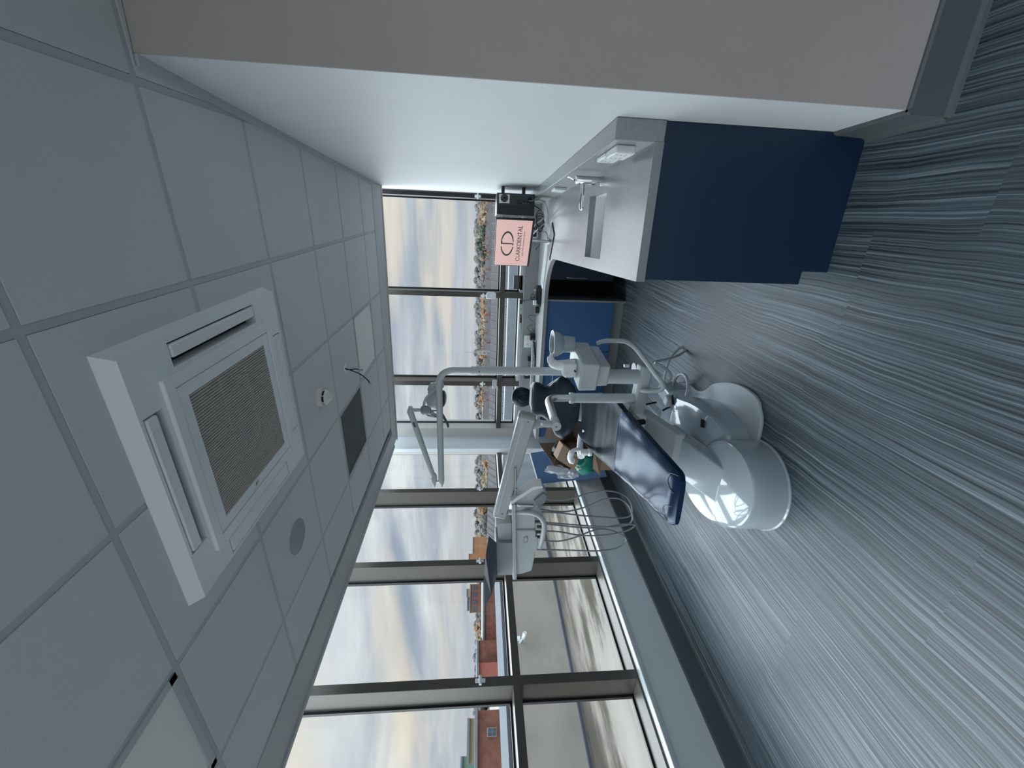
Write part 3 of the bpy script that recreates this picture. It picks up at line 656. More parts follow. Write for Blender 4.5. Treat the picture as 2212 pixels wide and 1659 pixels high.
# computer case fixed to the right wall, back side with fan showing
pc = thing('computer_tower', (.33, 4.35, 1.12), 'black computer tower hung at the right wall beside the monitor, rear ports and fan showing', 'computer')
px0, px1, py0, py1, pz0, pz1 = .225, .415, 4.20, 4.62, 1.115, 1.475
MB().box(px0, px1, py0, py1, pz0, pz1).build('case', 'black', pc, bevel=.003)
MB().box(px0+.09, px1-.006, py0-.004, py0, pz0+.01, pz1-.01).build('rear_plate', mat('zinc_plate', (.05, .065, .068), .4, metal=.6), pc)
MB().box(px0+.10, px1-.012, py0-.008, py0-.004, pz1-.12, pz1-.018).build('power_supply', 'steel', pc, bevel=.002)
m_ = MB().lathe((px0+.145, py0-.008, pz1-.07), [(.036, 0), (.036, .003), (0, .003)], axis=(0, -1, 0), n=28); m_.build('fan', 'dark', pc)
m_ = MB()
for rr_ in (.012, .022, .032): m_.tube([V((px0+.145+rr_*math.cos(a), py0-.012, pz1-.07+rr_*math.sin(a))) for a in [2*PI*k/24 for k in range(25)]], .0010, 5)
m_.build('fan_guard', 'steel', pc)
MB().lathe((px1-.05, py0-.004, pz0+.05), [(.022, 0), (.022, .003), (0, .003)], axis=(0, -1, 0), n=24).build('fan', 'dark', pc)
m_ = MB()
for k in range(5): m_.box(px0+.105, px1-.07, py0-.006, py0-.004, pz0+.06+k*.024, pz0+.066+k*.024)
m_.build('slot_covers', 'steel', pc)
MB().cbox((px0+.12, py0-.02, pz0+.14), .03, .035, .05).build('plug', 'black', pc, bevel=.003)
MB().box(px1-.004, XW-.001, 4.28, 4.32, 1.40, 1.43).build('bracket', 'black', pc); MB().box(px1-.004, XW-.001, 4.28, 4.32, 1.20, 1.23).build('bracket', 'black', pc)
cab = thing('cable_bundle', (.2, 4.45, WT), 'tangle of black cables hanging below the computer behind the monitor', 'cable')
MB().tube(smooth_path([(px0+.12, py0-.02, pz0+.11), (.33, 4.15, 1.16), (.28, 4.18, 1.06), (.22, 4.4, .99), (.15, 4.6, 1.05), (.10, 4.7, .97), (.16, 4.75, .94)]), .006, 8).build('cable', 'black', cab, smooth=True)
MB().tube(smooth_path([(px1-.06, py0-.01, pz0+.06), (.36, 4.15, 1.05), (.30, 4.22, .99), (.2, 4.45, .95), (.12, 4.55, 1.02), (.06, 4.70, 1.06), (.09, 4.9, 1.0)]), .005, 8).build('cable', mat('grey_cable', (.30, .32, .34), .5), cab, smooth=True)
for k in range(4):
    a0 = k*.9; c0 = V((.17+.02*k, 4.52+.03*k, 1.005))
    MB().tube([c0+V((.052*math.cos(a)*(1+.15*k), .02*math.sin(a+a0), .040*math.sin(a))) for a in [2*PI*q/20 for q in range(21)]], .0042, 6).build('cable', 'black', cab, smooth=True)
MB().tube(smooth_path([(.02, 4.25, 1.13), (-.04, 4.32, 1.07), (-.07, 4.40, 1.05), (-.02, 4.5, 1.0), (.05, 4.7, 1.02)]), .0038, 6).build('cable', 'black', cab, smooth=True)
MB().cbox((-.075, 4.40, 1.052), .03, .012, .012).build('ferrite', 'black', cab, bevel=.002)
for k, x in enumerate((.065, .145)):
    MB().cbox((x, UY-.035, 1.0), .046, .042, .046).build('plug', 'black', cab, bevel=.008)
# keyboard in its white tray, mouse
kb = thing('keyboard', (-.25, 4.55, WT), 'slim white keyboard lying askew under the monitor', 'keyboard')
ka, kb_, kd = V((-.02, 4.34, WT)), V((-.50, 4.55, WT)), V((.055, .13, 0))
mb = MB().obox(ka, kb_-ka, kd, Z3(.016)); mb.build('body', 'white', kb, bevel=.004)
ks = MB(); ux_, uy_ = (kb_-ka)/15, kd/5.2
for r_ in range(5):
    for c_ in range(14): ks.obox(ka+ux_*(.55+c_)+uy_*(.2+r_)+Z3(.016), ux_*.86, uy_*.84, Z3(.003))
ks.build('keys', 'sill', kb)['kind'] = 'stuff'
ms = thing('mouse', (.0, 4.28, WT), 'white computer mouse beside the keyboard', 'mouse')
MB().loft([[V((.0, 4.28, WT))+V((math.cos(a)*.030*s_, math.sin(a)*.055*s_, z_)) for a in [2*PI*k/20 for k in range(20)]] for s_, z_ in ((.9, 0), (1, .008), (.97, .020), (.8, .030), (.45, .036), (.1, .038))]).build('shell', 'white', ms, smooth=True)
MB().cbox((.0, 4.305, WT+.034), .005, .016, .006).build('scroll_wheel', 'mgrey', ms)
MB().tube(smooth_path([(.0, 4.335, WT+.012), (.04, 4.45, WT+.004), (.09, 4.60, WT+.004), (.10, 4.85, WT+.006)]), .0022, 6).build('cable', 'black', ms, smooth=True)
# black foot-switch like pod with cables, adapter
fp = thing('black_device', (-.60, 4.72, WT), 'low rounded black desktop device with a white label and tangled leads', 'device')
MB().loft([[V((-.60, 4.72, WT))+V((math.copysign(abs(math.cos(a))**.6, math.cos(a))*.125*s_, math.copysign(abs(math.sin(a))**.7, math.sin(a))*.075*s_, z_)) for a in [2*PI*k/28 for k in range(28)]] for s_, z_ in ((.95, 0), (1, .012), (.98, .045), (.85, .062), (.5, .066))]).build('shell', 'black', fp, smooth=True)
MB().cbox((-.665, 4.64, WT+.075), .05, .03, .035, .3).build('label', 'white', fp)
MB().cyl((-.53, 4.70, WT+.06), (-.53, 4.70, WT+.085), .010).build('knob', 'chrome', fp); MB().cyl((-.56, 4.72, WT+.06), (-.56, 4.72, WT+.08), .008).build('knob', 'chrome', fp)
for k in range(3):
    MB().tube(smooth_path([(-.55-.03*k, 4.74, WT+.06), (-.58-.02*k, 4.68, WT+.11+.01*k), (-.64, 4.70, WT+.10-.02*k), (-.60+.02*k, 4.77, WT+.06)]), .003, 6).build('lead', 'black', fp, smooth=True)
ad = tag(MB().cbox((-.765, 4.74, WT+.030), .075, .05, .045, .25).build('power_adapter', 'black', bevel=.005), 'black power adapter leaning beside the black desktop device', 'adapter')
o = thing('window_phone_mount', (-.66, 4.99, 1.05), 'black cable end with square plug hooked over the back upstand', 'plug')
MB().tube(smooth_path([(-.66, 4.80, .985), (-.67, 4.9, 1.03), (-.70, 5.0, 1.10), (-.715, 5.035, 1.115)]), .007, 8).build('cable', 'black', o, smooth=True)
MB().cbox((-.72, 5.04, 1.118), .045, .03, .035, .2).build('head', 'black', o, bevel=.003)
# white flex zigzagging on the upstand, coiled hose, adapters
fx = MB().tube([V(p) for p in ((-.72, 4.70, WT+.004), (-.82, 4.80, WT+.004), (-.86, 4.90, WT+.01), (-.875, 5.0, 1.00), (-.885, 5.004, 1.03), (-.92, 5.0, 1.0), (-.965, 4.93, .932), (-1.0, 5.0, .99), (-1.03, 5.004, 1.03), (-1.07, 5.0, 1.0), (-1.105, 4.93, .935))], .0025, 6)
tag(fx.build('zigzag_lead', 'black', smooth=True), 'thin dark lead zigzagging up the back upstand', 'cable')
hs = []
for k in range(0, 620):
    a = k/620; x = -1.16-.60*a; t_ = a*2*PI*38; y = 4.86-.07*math.sin(a*2.4); hs.append(V((x+.004*math.cos(t_), y+.028*math.cos(t_), WT+.030+.026*math.sin(t_))))
hz_ = thing('coiled_hose', (-1.4, 4.86, WT), 'grey coiled spring hose lying along the back worktop', 'hose')
MB().tube(hs, .0045, 5).build('coil', 'lgrey', hz_, smooth=True)
MB().tube(smooth_path([(-1.16, 4.82, WT+.035), (-1.4, 4.79, WT+.008), (-1.76, 4.80, WT+.008)]), .012, 8).build('jacket', 'black', hz_, smooth=True)
for x, lb, sz in ((-1.13, 'small black plug-top transformer at the right end of the coiled hose', .05), (-1.42, 'black power brick with leads behind the coiled hose', .035), (-1.62, 'black transformer with a white label behind the coiled hose', .07)):
    t = thing('power_adapter', (x, 4.96, WT), lb, 'adapter'); zc = WT+.035 if x != -1.62 else WT+.085
    zc = {-1.13: WT+sz*.8, -1.42: WT+.062, -1.62: WT+.085}[x]
    MB().box(x-sz, x+sz*.6, 4.95, 5.0, WT+.001, zc+sz*.45).build('body', 'black', t, bevel=.004)
    if sz == .07: MB().box(x-.03, x+.005, 4.948, 4.951, zc-.02, zc+.015).build('label', 'white', t)
    MB().tube(smooth_path([(x-.01, 4.95, zc), (x-.05, 4.90, zc-.02), (x-.02, 4.92, WT+.04)]), .003, 6).build('lead', 'black', t, smooth=True)
# small items on the back sill
t = thing('desk_calendar', (-.46, 5.03, 1.10), 'dark ribbed gadget standing on the sill in front of the back window', 'device')
MB().box(-.58, -.40, 5.06, 5.12, 1.101, 1.135).build('foot', 'black', t, bevel=.003); 
m_ = MB().box(-.57, -.41, 5.10, 5.14, 1.135, 1.21); m_.build('body', 'black', t, bevel=.003)
m_ = MB()
for k in range(4): m_.box(-.565, -.415, 5.096, 5.10, 1.145+k*.016, 1.152+k*.016)
m_.build('ribs', 'mgrey', t)
tag(MB().tube(smooth_path([(-.80, 5.06, 1.108), (-.86, 5.07, 1.112), (-.90, 5.055, 1.108), (-.98, 5.06, 1.108)]), [.004]*9+[.007]*10+[.009]*6, 8).build('marker_pen', 'black', smooth=True), 'black pen-like lead end lying on the back sill', 'pen')
# ================================================================== DENTAL CHAIR
CA = V((-1.32, 1.80, 0)); CU = V((-.06, .998, 0)).normalized(); CV = V((CU.y, -CU.x, 0))
def cp(t, w, z): return CA + CU*t + CV*w + V((0, 0, z))
ch = thing('dental_chair', (-1.29, 2.2, 0), 'black and navy upholstered dental chair on a glossy white floor base', 'dental chair')
def sect(t, z, hw, th, n=28, p=.55, tilt=0, wc=0, dish=0):
    """rounded cross-section across the chair; th = full thickness, z = top, tilt leans the section"""
    out = []
    for k in range(n):
        a = 2*PI*k/n; cx, cz = math.copysign(abs(math.cos(a))**p, math.cos(a)), math.copysign(abs(math.sin(a))**p, math.sin(a))
        z_ = (cz-1)*th/2
        if cz > 0: z_ += dish*(cx*cx-1)*cz
        out.append(cp(t+math.sin(tilt)*-z_, cx*hw+wc, z+math.cos(tilt)*z_))
    return out
def interp(keys, n):
    out = []
    for k in range(n+1):
        x = keys[0][0]+(keys[-1][0]-keys[0][0])*k/n
        for a, b in zip(keys, keys[1:]):
            if x <= b[0]+1e-9:
                q = (x-a[0])/(b[0]-a[0]); q = q*q*(3-2*q)*.5+q*.5; out.append([x]+[a[i]+(b[i]-a[i])*q for i in range(1, len(a))]); break
    return out
# leg rest (t, z, halfwidth, thickness)
leg = [(-.01, .545, .135, .03), (.012, .558, .158, .055), (.05, .566, .170, .068), (.25, .582, .190, .075), (.50, .602, .218, .080), (.70, .620, .240, .085), (.78, .628, .250, .085)]
mb = MB(); mb.loft([sect(k[0], k[1], k[2], k[3], p=.5) for k in interp(leg, 26)]); mb.build('leg_rest', 'vinylg', ch, smooth=True)
seat = [(.782, .630, .253, .088), (.90, .640, .270, .098), (1.02, .655, .282, .105), (1.14, .690, .275, .11), (1.22, .735, .245, .10), (1.27, .770, .200, .07), (1.285, .782, .16, .03)]
mb = MB(); mb.loft([sect(k[0], k[1], k[2], k[3], p=.55, dish=.022) for k in interp(seat, 22)]); mb.build('seat', 'vinyl', ch, smooth=True)
# stitched seams on the foot end
def seamline(pts, nm='seam'): MB().tube(smooth_path(pts, 6), .0018, 6).build(nm, 'mgrey', ch, smooth=True)
seamline([cp(.78, w, .6305-.0*abs(w)) for w in (-.20, -.1, 0, .1, .20)])
def ftop(t): 
    k = min(leg, key=lambda q: abs(q[0]-t)); return k[1]
for sg in (-1, 1):
    seamline([cp(.02, sg*.150, .550), cp(.075, sg*.135, .5695), cp(.09, sg*.08, .5705), cp(.035, sg*.045, .5645), cp(-.008, sg*.04, .535)])
# backrest: stack of rings going up the back (z, t, halfwidth, half depth)
bk = [(0.77, 1.335, 0.075, 0.02), (0.782, 1.35, 0.12, 0.042), (0.82, 1.385, 0.215, 0.058), (0.875, 1.435, 0.283, 0.064), (0.92, 1.48, 0.278, 0.062), (0.965, 1.525, 0.215, 0.058), (1.005, 1.565, 0.158, 0.054), (1.045, 1.605, 0.148, 0.052), (1.085, 1.645, 0.165, 0.05), (1.115, 1.675, 0.162, 0.044), (1.13, 1.69, 0.14, 0.028), (1.136, 1.694, 0.1, 0.012)]
def ring_up(z, t, hw, hd, n=32, wc=0, p=.62):
    out = []
    for k in range(n):
        a = 2*PI*k/n; cx, cy = math.copysign(abs(math.cos(a))**p, math.cos(a)), math.copysign(abs(math.sin(a))**p, math.sin(a))
        bend = .05*(abs(cx)*hw/.28)**2
        out.append(cp(t+(cy*hd-bend)*.72, cx*hw+wc, z+(cy*hd-bend)*-.66*-1*-.35))
    return out
BW = .045
mb = MB(); mb.loft([ring_up(*k, wc=BW) for k in interp(bk, 30)]); mb.build('backrest', 'vinyl', ch, smooth=True)
mb = MB(); mb.loft([ring_up(k[0]+.01, k[1]+.07, k[2]*.86, .016, wc=BW) for k in interp(bk, 16)]); mb.build('back_shell', 'white', ch, smooth=True)
# headrest with bracket
hc = cp(1.84, .0, 1.205)
rings = []
for i in range(15):
    a = -PI/2+PI*i/14; rr_ = max(math.cos(a), .02)**.8; z_ = math.sin(a)*.105
    rings.append([hc+CV*(math.cos(q)*.100*rr_*(1.0+.10*z_/.1))+CU*((math.sin(q)*.052*rr_)-(.026*max(0, 1-abs(z_)/.07)*math.cos(q)**2*0)+.05*z_)+Z3(z_) for q in [2*PI*k/28 for k in range(28)]])
mb = MB(); mb.loft(rings)
hr = mb.build('headrest', 'vinyl', ch, smooth=True)
mb = MB(); q0 = hc-CU*.052-Z3(.006)
mb.loft([[q0+CV*(math.cos(a)*.034*s_)+Z3(math.sin(a)*.050*s_)+CU*(-d_) for a in [2*PI*k/20 for k in range(20)]] for s_, d_ in ((1.15, -.012), (1.05, .004), (.7, .011), (.2, .013))]); mb.build('neck_pad', 'vinyl', hr, smooth=True)
for w in (-.028, .028): MB().cyl(hc-Z3(.07)+CV*w+CU*.01, cp(1.68, .0+w, 1.08), .006).build('headrest_rod', 'chrome', ch)
MB().obox(hc-Z3(.10)-CV*.032+CU*.012, CV*.064, CU*.012, Z3(-.045)).build('headrest_bracket', 'steel', ch, bevel=.003)
# armrest on the window side
ar = [cp(1.27, -.10, .72), cp(1.30, -.17, .745), cp(1.26, -.25, .76), cp(1.16, -.30, .77)]
MB().tube(smooth_path(ar), [.030]*9+[.026]*8+[.030]*8, 14).build('armrest_bracket', 'white', ch, smooth=True)
hook = [at(1262, 984, 2.94), at(1250, 972, 2.93), at(1238, 974, 2.92), at(1232, 985, 2.92), at(1234, 995, 2.92), at(1240, 998, 2.92)]
MB().tube(smooth_path(hook, 6), [.010]*6+[.017]*8+[.024]*6+[.026]*6+[.022]*4+[.010], 12).build('armrest', 'white', ch, smooth=True)
p_ = at(1258, 977, 2.90)
MB().lathe(p_-Z3(.04), [(.026, 0), (.028, .01), (.026, .035), (.020, .06), (0, .062)], n=24).build('armrest_pivot', 'white', ch, smooth=True)
MB().lathe(p_-Z3(.075), [(.030, 0), (.034, .02), (.020, .04), (0, .04)], n=24).build('pivot_foot', 'white', ch, smooth=True)
# seat support frame below the cushion
mb = MB(); mb.hexa([cp(.60, -.15, .47), cp(.60, .15, .47), cp(1.22, .15, .53), cp(1.22, -.15, .53)], [cp(.60, -.17, .525), cp(.60, .17, .525), cp(1.26, .17, .625), cp(1.26, -.17, .625)])
mb.build('seat_frame', 'lgrey', ch, bevel=.01)
mb = MB(); mb.hexa([cp(1.20, -.08, .56), cp(1.20, .14, .56), cp(1.48, .14, .80), cp(1.48, -.08, .80)], [cp(1.30, -.08, .52), cp(1.30, .14, .52), cp(1.56, .14, .78), cp(1.56, -.08, .78)]); mb.build('back_support', 'lgrey', ch, bevel=.01)
# floor base: rear plate, drum at the toe end, moulded cover, lift arm
RZ = .012
plate = [(-1.69, 2.02), (-1.72, 2.18), (-1.66, 2.42), (-1.58, 2.62), (-1.56, 2.85), (-1.52, 3.02), (-1.10, 3.04), (-1.035, 2.965), (-.995, 2.83), (-1.0, 2.70), (-.955, 2.60), (-.885, 2.53), (-.825, 2.40), (-.798, 2.28), (-.795, 2.18), (-.812, 2.09), (-.862, 2.04), (-1.02, 1.99)]
pl = smooth_path([V((*p, 0)) for p in plate]+[V((*plate[0], 0))], 4)[:-1]
MB().prism([(p.x, p.y) for p in pl], (0, 0, 0), (1, 0, 0), (0, 1, 0), (0, 0, .022)).build('base_plate', 'lgrey', ch, bevel=.005)
DC = V((-1.29, 1.927, 0))
def drum(r, z, stretch=0, n=56):
    out = []
    for k in range(n):
        a = 2*PI*k/n; x, y = math.cos(a)*r, math.sin(a)*r
        if y > 0: y *= 1.15+stretch
        out.append(DC+V((x, y, z)))
    return out
MB().loft([drum(.262, 0), drum(.262, .006), drum(.255, .012), drum(.251, .10), drum(.247, .185), drum(.240, .198), drum(.225, .202), drum(.02, .203)]).build('base_drum', 'gwhite', ch, smooth=True)
# left wing of the cover beside the drum
MB().loft([[V((-1.50+math.cos(a)*.20*s_, 2.20+math.sin(a)*.34*s_, z_)) for a in [2*PI*k/36 for k in range(36)]] for s_, z_ in ((1, .02), (.99, .06), (.93, .12), (.8, .155), (.4, .165), (.02, .167))]).build('side_cover', 'gwhite', ch, smooth=True)
# moulded rear hump (right, behind the arm)
hump = [(-1.40, 2.02), (-1.12, 2.03), (-1.02, 2.10), (-.975, 2.25), (-.98, 2.45), (-1.02, 2.66), (-1.06, 2.86), (-1.30, 2.90), (-1.42, 2.6)]
hp_ = smooth_path([V((*p, 0)) for p in hump]+[V((*hump[0], 0))], 5)[:-1]; hcn = V((-1.22, 2.42, 0))
MB().loft([[hcn+(p-hcn)*s_+Z3(z_) for p in hp_] for s_, z_ in ((1, .022), (1.0, .05), (.985, .13), (.95, .165), (.88, .185), (.5, .20), (.02, .203))]).build('rear_cover', 'gwhite', ch, smooth=True)
MB().cbox((-1.06, 2.26, .203), .05, .035, .006, .3).build('cover_window', 'dark', ch)
# lower link (from drum up to the knuckle) and upper cover of the lift arm
AX0, AX1 = -1.455, -1.155
mb = MB(); mb.hexa([(AX0, 1.98, .14), (AX1-.04, 1.98, .14), (AX1, 2.46, .27), (AX0, 2.46, .27)], [(AX0+.01, 1.96, .205), (AX1-.06, 1.96, .205), (AX1-.01, 2.42, .352), (AX0+.01, 2.42, .352)]); mb.build('lower_link', 'gwhite', ch, bevel=.008)
mb = MB(); mb.hexa([(AX0, 2.28, .285), (AX1+.01, 2.28, .285), (AX1+.01, 2.98, .44), (AX0, 2.98, .44)], [(AX0, 2.27, .352), (AX1+.01, 2.27, .352), (AX1+.01, 2.94, .54), (AX0, 2.94, .54)]); mb.build('lift_arm_cover', 'lgrey', ch, bevel=.010)
MB().cbox((-1.29, 2.70, .50), .28, .30, .05, 0, 0, .27).build('arm_top_plate', 'white', ch, bevel=.006)
MB().cbox(at(1384, 912, 2.50), .035, .03, .07, 0, 0, .3).build('pivot_recess', 'dark', ch, bevel=.008)
# junction box on the base plate with hose entry
jb = thing('junction_box', (-1.06, 2.78, .02), 'small white utility box behind the chair base with a looped grey hose entering it', 'utility box')
MB().cbox((-1.10, 2.90, .10), .12, .22, .16, -.15).build('housing', 'gwhite', jb, bevel=.02, segs=4)
MB().cbox((-1.10, 2.74, .205), .075, .07, .05, -.3).build('cap', 'lgrey', jb, bevel=.012)
MB().cbox((-1.07, 2.69, .20), .07, .012, .012, .5).build('strap', 'dark', jb)
for a_, b_, y_ in (((1431, 887), (1456, 874), 2.72), ((1394, 874), (1418, 869), 2.72), ((1468, 903), (1485, 897), 2.60)): MB().tube([at(*a_, y_), at(*b_, y_)], .007, 6).build('strap', 'dark', jb)
loop = [at(1470, 886, 2.66), at(1478, 868, 2.64), at(1486, 840, 2.66), at(1483, 816, 2.72), at(1472, 808, 2.80), at(1460, 816, 2.88), at(1453, 838, 2.95), at(1450, 860, 3.0), at(1449, 880, 3.0)]
MB().tube(smooth_path(loop), .012, 12).build('hose', 'lgrey', jb, smooth=True)

# ================================================================== CUSPIDOR AND ARM COLUMN
cu = thing('cuspidor_unit', (-.86, 2.62, .5), 'white cuspidor column with rinse bowl, carried on a beam beside the dental chair', 'cuspidor')
# cross beam fixed under the seat
mb = MB(); ba, bb = V((-.785, 2.585, .43)), V((-1.34, 2.62, .435)); mb.obox(ba, bb-ba, (0, .10, 0), (0, 0, .088)); mb.build('support_beam', 'lgrey', cu, bevel=.016, segs=4)
text('\u2022 ODE  ZONE', .018, V((-1.17, 2.596, .465)), (-1, 0, 0), (0, 0, 1), 'mgrey', cu, 'small_print') if False else None
MB().cyl((-.875, 2.635, .515), (-.875, 2.635, .80), .052).build('lower_column', 'lgrey', cu, smooth=True)
MB().cyl((-1.045, 2.65, .515), (-1.045, 2.65, .52), .045).build('post_seat', 'lgrey', cu, smooth=True)
# lower and upper modules
def block(name, n1, n2, n3, z0, z1, ins, m='white', bev=.012):
    n1, n2, n3 = V((*n1, 0)), V((*n2, 0)), V((*n3, 0)); n4 = n1+(n3-n2); c_ = (n1+n2+n3+n4)/4
    lo = [c_+(p-c_)*(1-ins)+Z3(z0) for p in (n1, n2, n3, n4)]; hi = [p+Z3(z1) for p in (n1, n2, n3, n4)]
    return MB().hexa(lo, hi).build(name, m, cu, bevel=bev, segs=4)
block('upper_module', (-.915, 2.44), (-.720, 2.40), (-.655, 2.74), .865, .985, .015, 'lgrey')
block('lower_module', (-.900, 2.49), (-.748, 2.46), (-.69, 2.78), .775, .862, .03, 'lgrey')
MB().lathe((-.85, 2.655, .985), [(.044, 0), (.044, .045), (.040, .050), (.033, .05)], n=32).build('pole_collar', 'lgrey', cu, smooth=True)
# bowl and spout housing
bc = V((-.660, 2.68, .985))
MB().lathe(bc, [(.055, -.0), (.058, .03), (.060, .075), (.075, .09), (.088, .115), (.094, .150), (.090, .150), (.080, .118), (.055, .100), (0, .095)], n=44).build('rinse_bowl', 'gwhite', cu, smooth=True)
mb = MB(); mb.tube(smooth_path([V((-.775, 2.60, .985)), V((-.785, 2.60, 1.06)), V((-.785, 2.605, 1.115)), V((-.765, 2.62, 1.145)), V((-.735, 2.64, 1.140)), V((-.722, 2.65, 1.115))]), [.036]*14+[.032]*8+[.024]*8+[.016]*11, 16); mb.build('spout_housing', 'white', cu, smooth=True)
MB().box(-.845, -.755, 2.52, 2.60, .985, 1.075).build('cup_filler', 'white', cu, bevel=.008)
MB().cyl((-.80, 2.50, 1.0), (-.80, 2.52, 1.0), .006).build('screw', 'black', cu)
# pole carrying the lamp
lp = thing('operating_lamp', (-.85, 2.655, 1.03), 'grey operating lamp on a tall bent pole and folding arms', 'lamp')
PX, PY = -.850, 2.655
MB().tube([(PX, PY, 1.0), (PX, PY, 1.685)], .0290, 24).build('pole', 'lgrey', lp, smooth=True)
A1 = V((PX, PY, 1.905)); A2 = V((-1.735, PY, 1.905))
MB().tube(round_path([(PX, PY, 1.68), (PX, PY, 1.904), (-1.70, PY, 1.904)], .13, 12), .0225, 20).build('bent_arm', 'lgrey', lp, smooth=True)
MB().cyl((PX, PY-.0285, 1.63), (PX, PY-.030, 1.63), .005, n=12).build('screw', 'black', lp)
k1 = A2+Z3(-.003)
def knuckle(z0, z1, x, nm):
    MB().loft([[V((x+math.cos(a)*.023*s_, PY+math.sin(a)*.023*s_, z)) for a in [2*PI*k/20 for k in range(20)]] for z, s_ in ((z0, .8), (z0+.008, 1.0), (z1-.008, 1.0), (z1, .8))]).build(nm, 'lgrey', lp, smooth=True)
MB().loft([[V((x_, PY+math.cos(a)*r_, 1.904+math.sin(a)*r_)) for a in [2*PI*k/20 for k in range(20)]] for x_, r_ in ((-1.69, .0225), (-1.715, .0235), (-1.745, .019), (-1.775, .006))]).build('arm_end', 'lgrey', lp, smooth=True)
MB().cyl((-1.728, PY, 1.91), (-1.728, PY, 1.965), .011).build('pivot', 'steel', lp, smooth=True)
MB().loft([[V((x_, PY+math.cos(a)*r_, 1.957+math.sin(a)*r_)) for a in [2*PI*k/20 for k in range(20)]] for x_, r_ in ((-1.66, .014), (-1.68, .021), (-1.725, .021), (-1.775, .006))]).build('elbow', 'lgrey', lp, smooth=True)
u0, u1 = V((-1.685, PY, 1.962)), V((-1.175, PY-.01, 2.100))
MB().tube([u0, u0+(u1-u0)*.02, u1-(u1-u0)*.08, u1], [.0165, .0185, .0205, .0215], 20).build('spring_arm', 'lgrey', lp, smooth=True)
MB().tube([u1+(u0-u1)*.02, u1+V((.02, 0, .006)), u1+V((.058, 0, .002))], [.0215, .0225, .014], 20).build('arm_head', 'lgrey', lp, smooth=True)
MB().obox(u1+(u0-u1)*.10+V((0, -.022, -.008)), (u0-u1)*.075, (0, .006, 0), (0, 0, .014)).build('release_tab', 'dgrey', lp)
j = u1+V((.032, 0, -.01))
MB().cyl(j, j-Z3(.062), .014).build('swivel', 'lgrey', lp, smooth=True)
MB().loft([[j+V((math.cos(a)*.034*s_, math.sin(a)*.024*s_, z)) for a in [2*PI*k/20 for k in range(20)]] for z, s_ in ((-.058, .7), (-.07, 1), (-.10, 1.0), (-.125, .6), (-.13, .2))]).build('yoke_hub', 'mgrey', lp, smooth=True)
MB().cyl(j+V((-.02, -.01, -.12)), j+V((-.045, -.015, -.165)), .0035, n=8).build('switch_stick', 'dgrey', lp)
q0 = j-Z3(.075); HC = at(942, 862, 2.80)
MB().tube(smooth_path([q0+V((.02, .0, 0)), q0+V((.07, .05, -.015)), q0+V((.13, .10, -.08)), HC+V((.10, .02, .03))]), .009, 10).build('yoke', 'lgrey', lp, smooth=True)
MB().tube(smooth_path([q0+V((-.02, .0, 0)), q0+V((-.06, .04, -.03)), q0+V((-.09, .09, -.09)), HC+V((-.11, .02, .04)), HC+V((-.09, 0, .0))]), .009, 10).build('yoke', 'lgrey', lp, smooth=True)
# lamp head: a squat rounded body with a reflector facing down into the room
hd = MB(); ax_ = V((.12, -.25, -.96)).normalized(); x_, y_, _ = frame_of(ax_)
hd.loft([[HC+ax_*h+(x_*math.cos(a)*1.15+y_*math.sin(a)*.85)*r for a in [2*PI*k/32 for k in range(32)]] for h, r in ((-.055, .02), (-.052, .055), (-.035, .078), (0, .088), (.035, .082), (.052, .070))]); hd.build('lamp_head', 'lgrey', lp, smooth=True)
MB().loft([[HC+ax_*h+(x_*math.cos(a)*1.15+y_*math.sin(a)*.85)*r for a in [2*PI*k/32 for k in range(32)]] for h, r in ((.053, .066), (.056, .05), (.057, .01))]).build('lens', 'glassd', lp, smooth=True)
hb = at(938, 836, 2.80)
MB().tube(smooth_path([HC+V((.06, 0, .01)), hb+V((.0, 0, 0)), at(958, 830, 2.80)]), [.05]*3+[.045]*3+[.04]*3+[.032]*4+[.026]*3+[.018], 16).build('rear_housing', 'lgrey', lp, smooth=True)
for dx, L_ in ((-.04, .14), (-.065, .12)):
    a_ = at(955, 888, 2.78)+V((dx*.6, 0, 0)); MB().tube(smooth_path([a_+V((.02, 0, .03)), a_, a_+V((-.05, -.01, -.02-.2*abs(dx))), a_+V((-.085, -.015, -.045))]), .008, 10).build('grip', 'dgrey', lp, smooth=True)
# ---- assistant tube loop
at_ = thing('assistant_arm', (-.86, 2.62, .5), 'grey bent tube looping down beside the cuspidor', 'tube arm')
pts = [at(1290, 742, 2.74), at(1304, 737, 2.72), at(1330, 736, 2.68), at(1352, 738, 2.62), at(1371, 750, 2.58), at(1392, 776, 2.54), at(1414, 806, 2.50), at(1428, 824, 2.48), at(1433, 836, 2.49), at(1424, 843, 2.51), at(1402, 845, 2.55), at(1385, 843, 2.60)]
MB().tube(smooth_path(pts), .0165, 14).build('tube', 'lgrey', at_, smooth=True)
cyl_a = at(1372, 800, 2.69); cyl_b = at(1408, 800, 2.69)
MB().cyl(cyl_a+V((0, .03, 0)), cyl_b+V((0, .03, 0)), .045).build('valve_body', 'lgrey', at_, smooth=True)
MB().cyl(at(1348, 790, 2.70), at(1348, 790, 2.70)-Z3(.035), .012).build('stud', 'white', at_, smooth=True)
MB().cbox(at(1415, 805, 2.52), .03, .02, .05, 0, .6).build('clamp', 'chrome', at_, bevel=.003)
fhp = [at(1412, 782, 2.70), at(1440, 776, 2.78), at(1465, 768, 2.9), at(1482, 756, 3.0), at(1478, 749, 3.05), at(1466, 754, 3.05), at(1450, 772, 3.0), at(1440, 795, 2.95), at(1434, 830, 2.92), at(1436, 870, 2.9), at(1440, 893, 2.88)]
tag(MB().tube(smooth_path(fhp), .0095, 10).build('service_hose', 'lgrey', smooth=True), 'thin grey hose making a narrow loop over the floor behind the chair', 'hose')
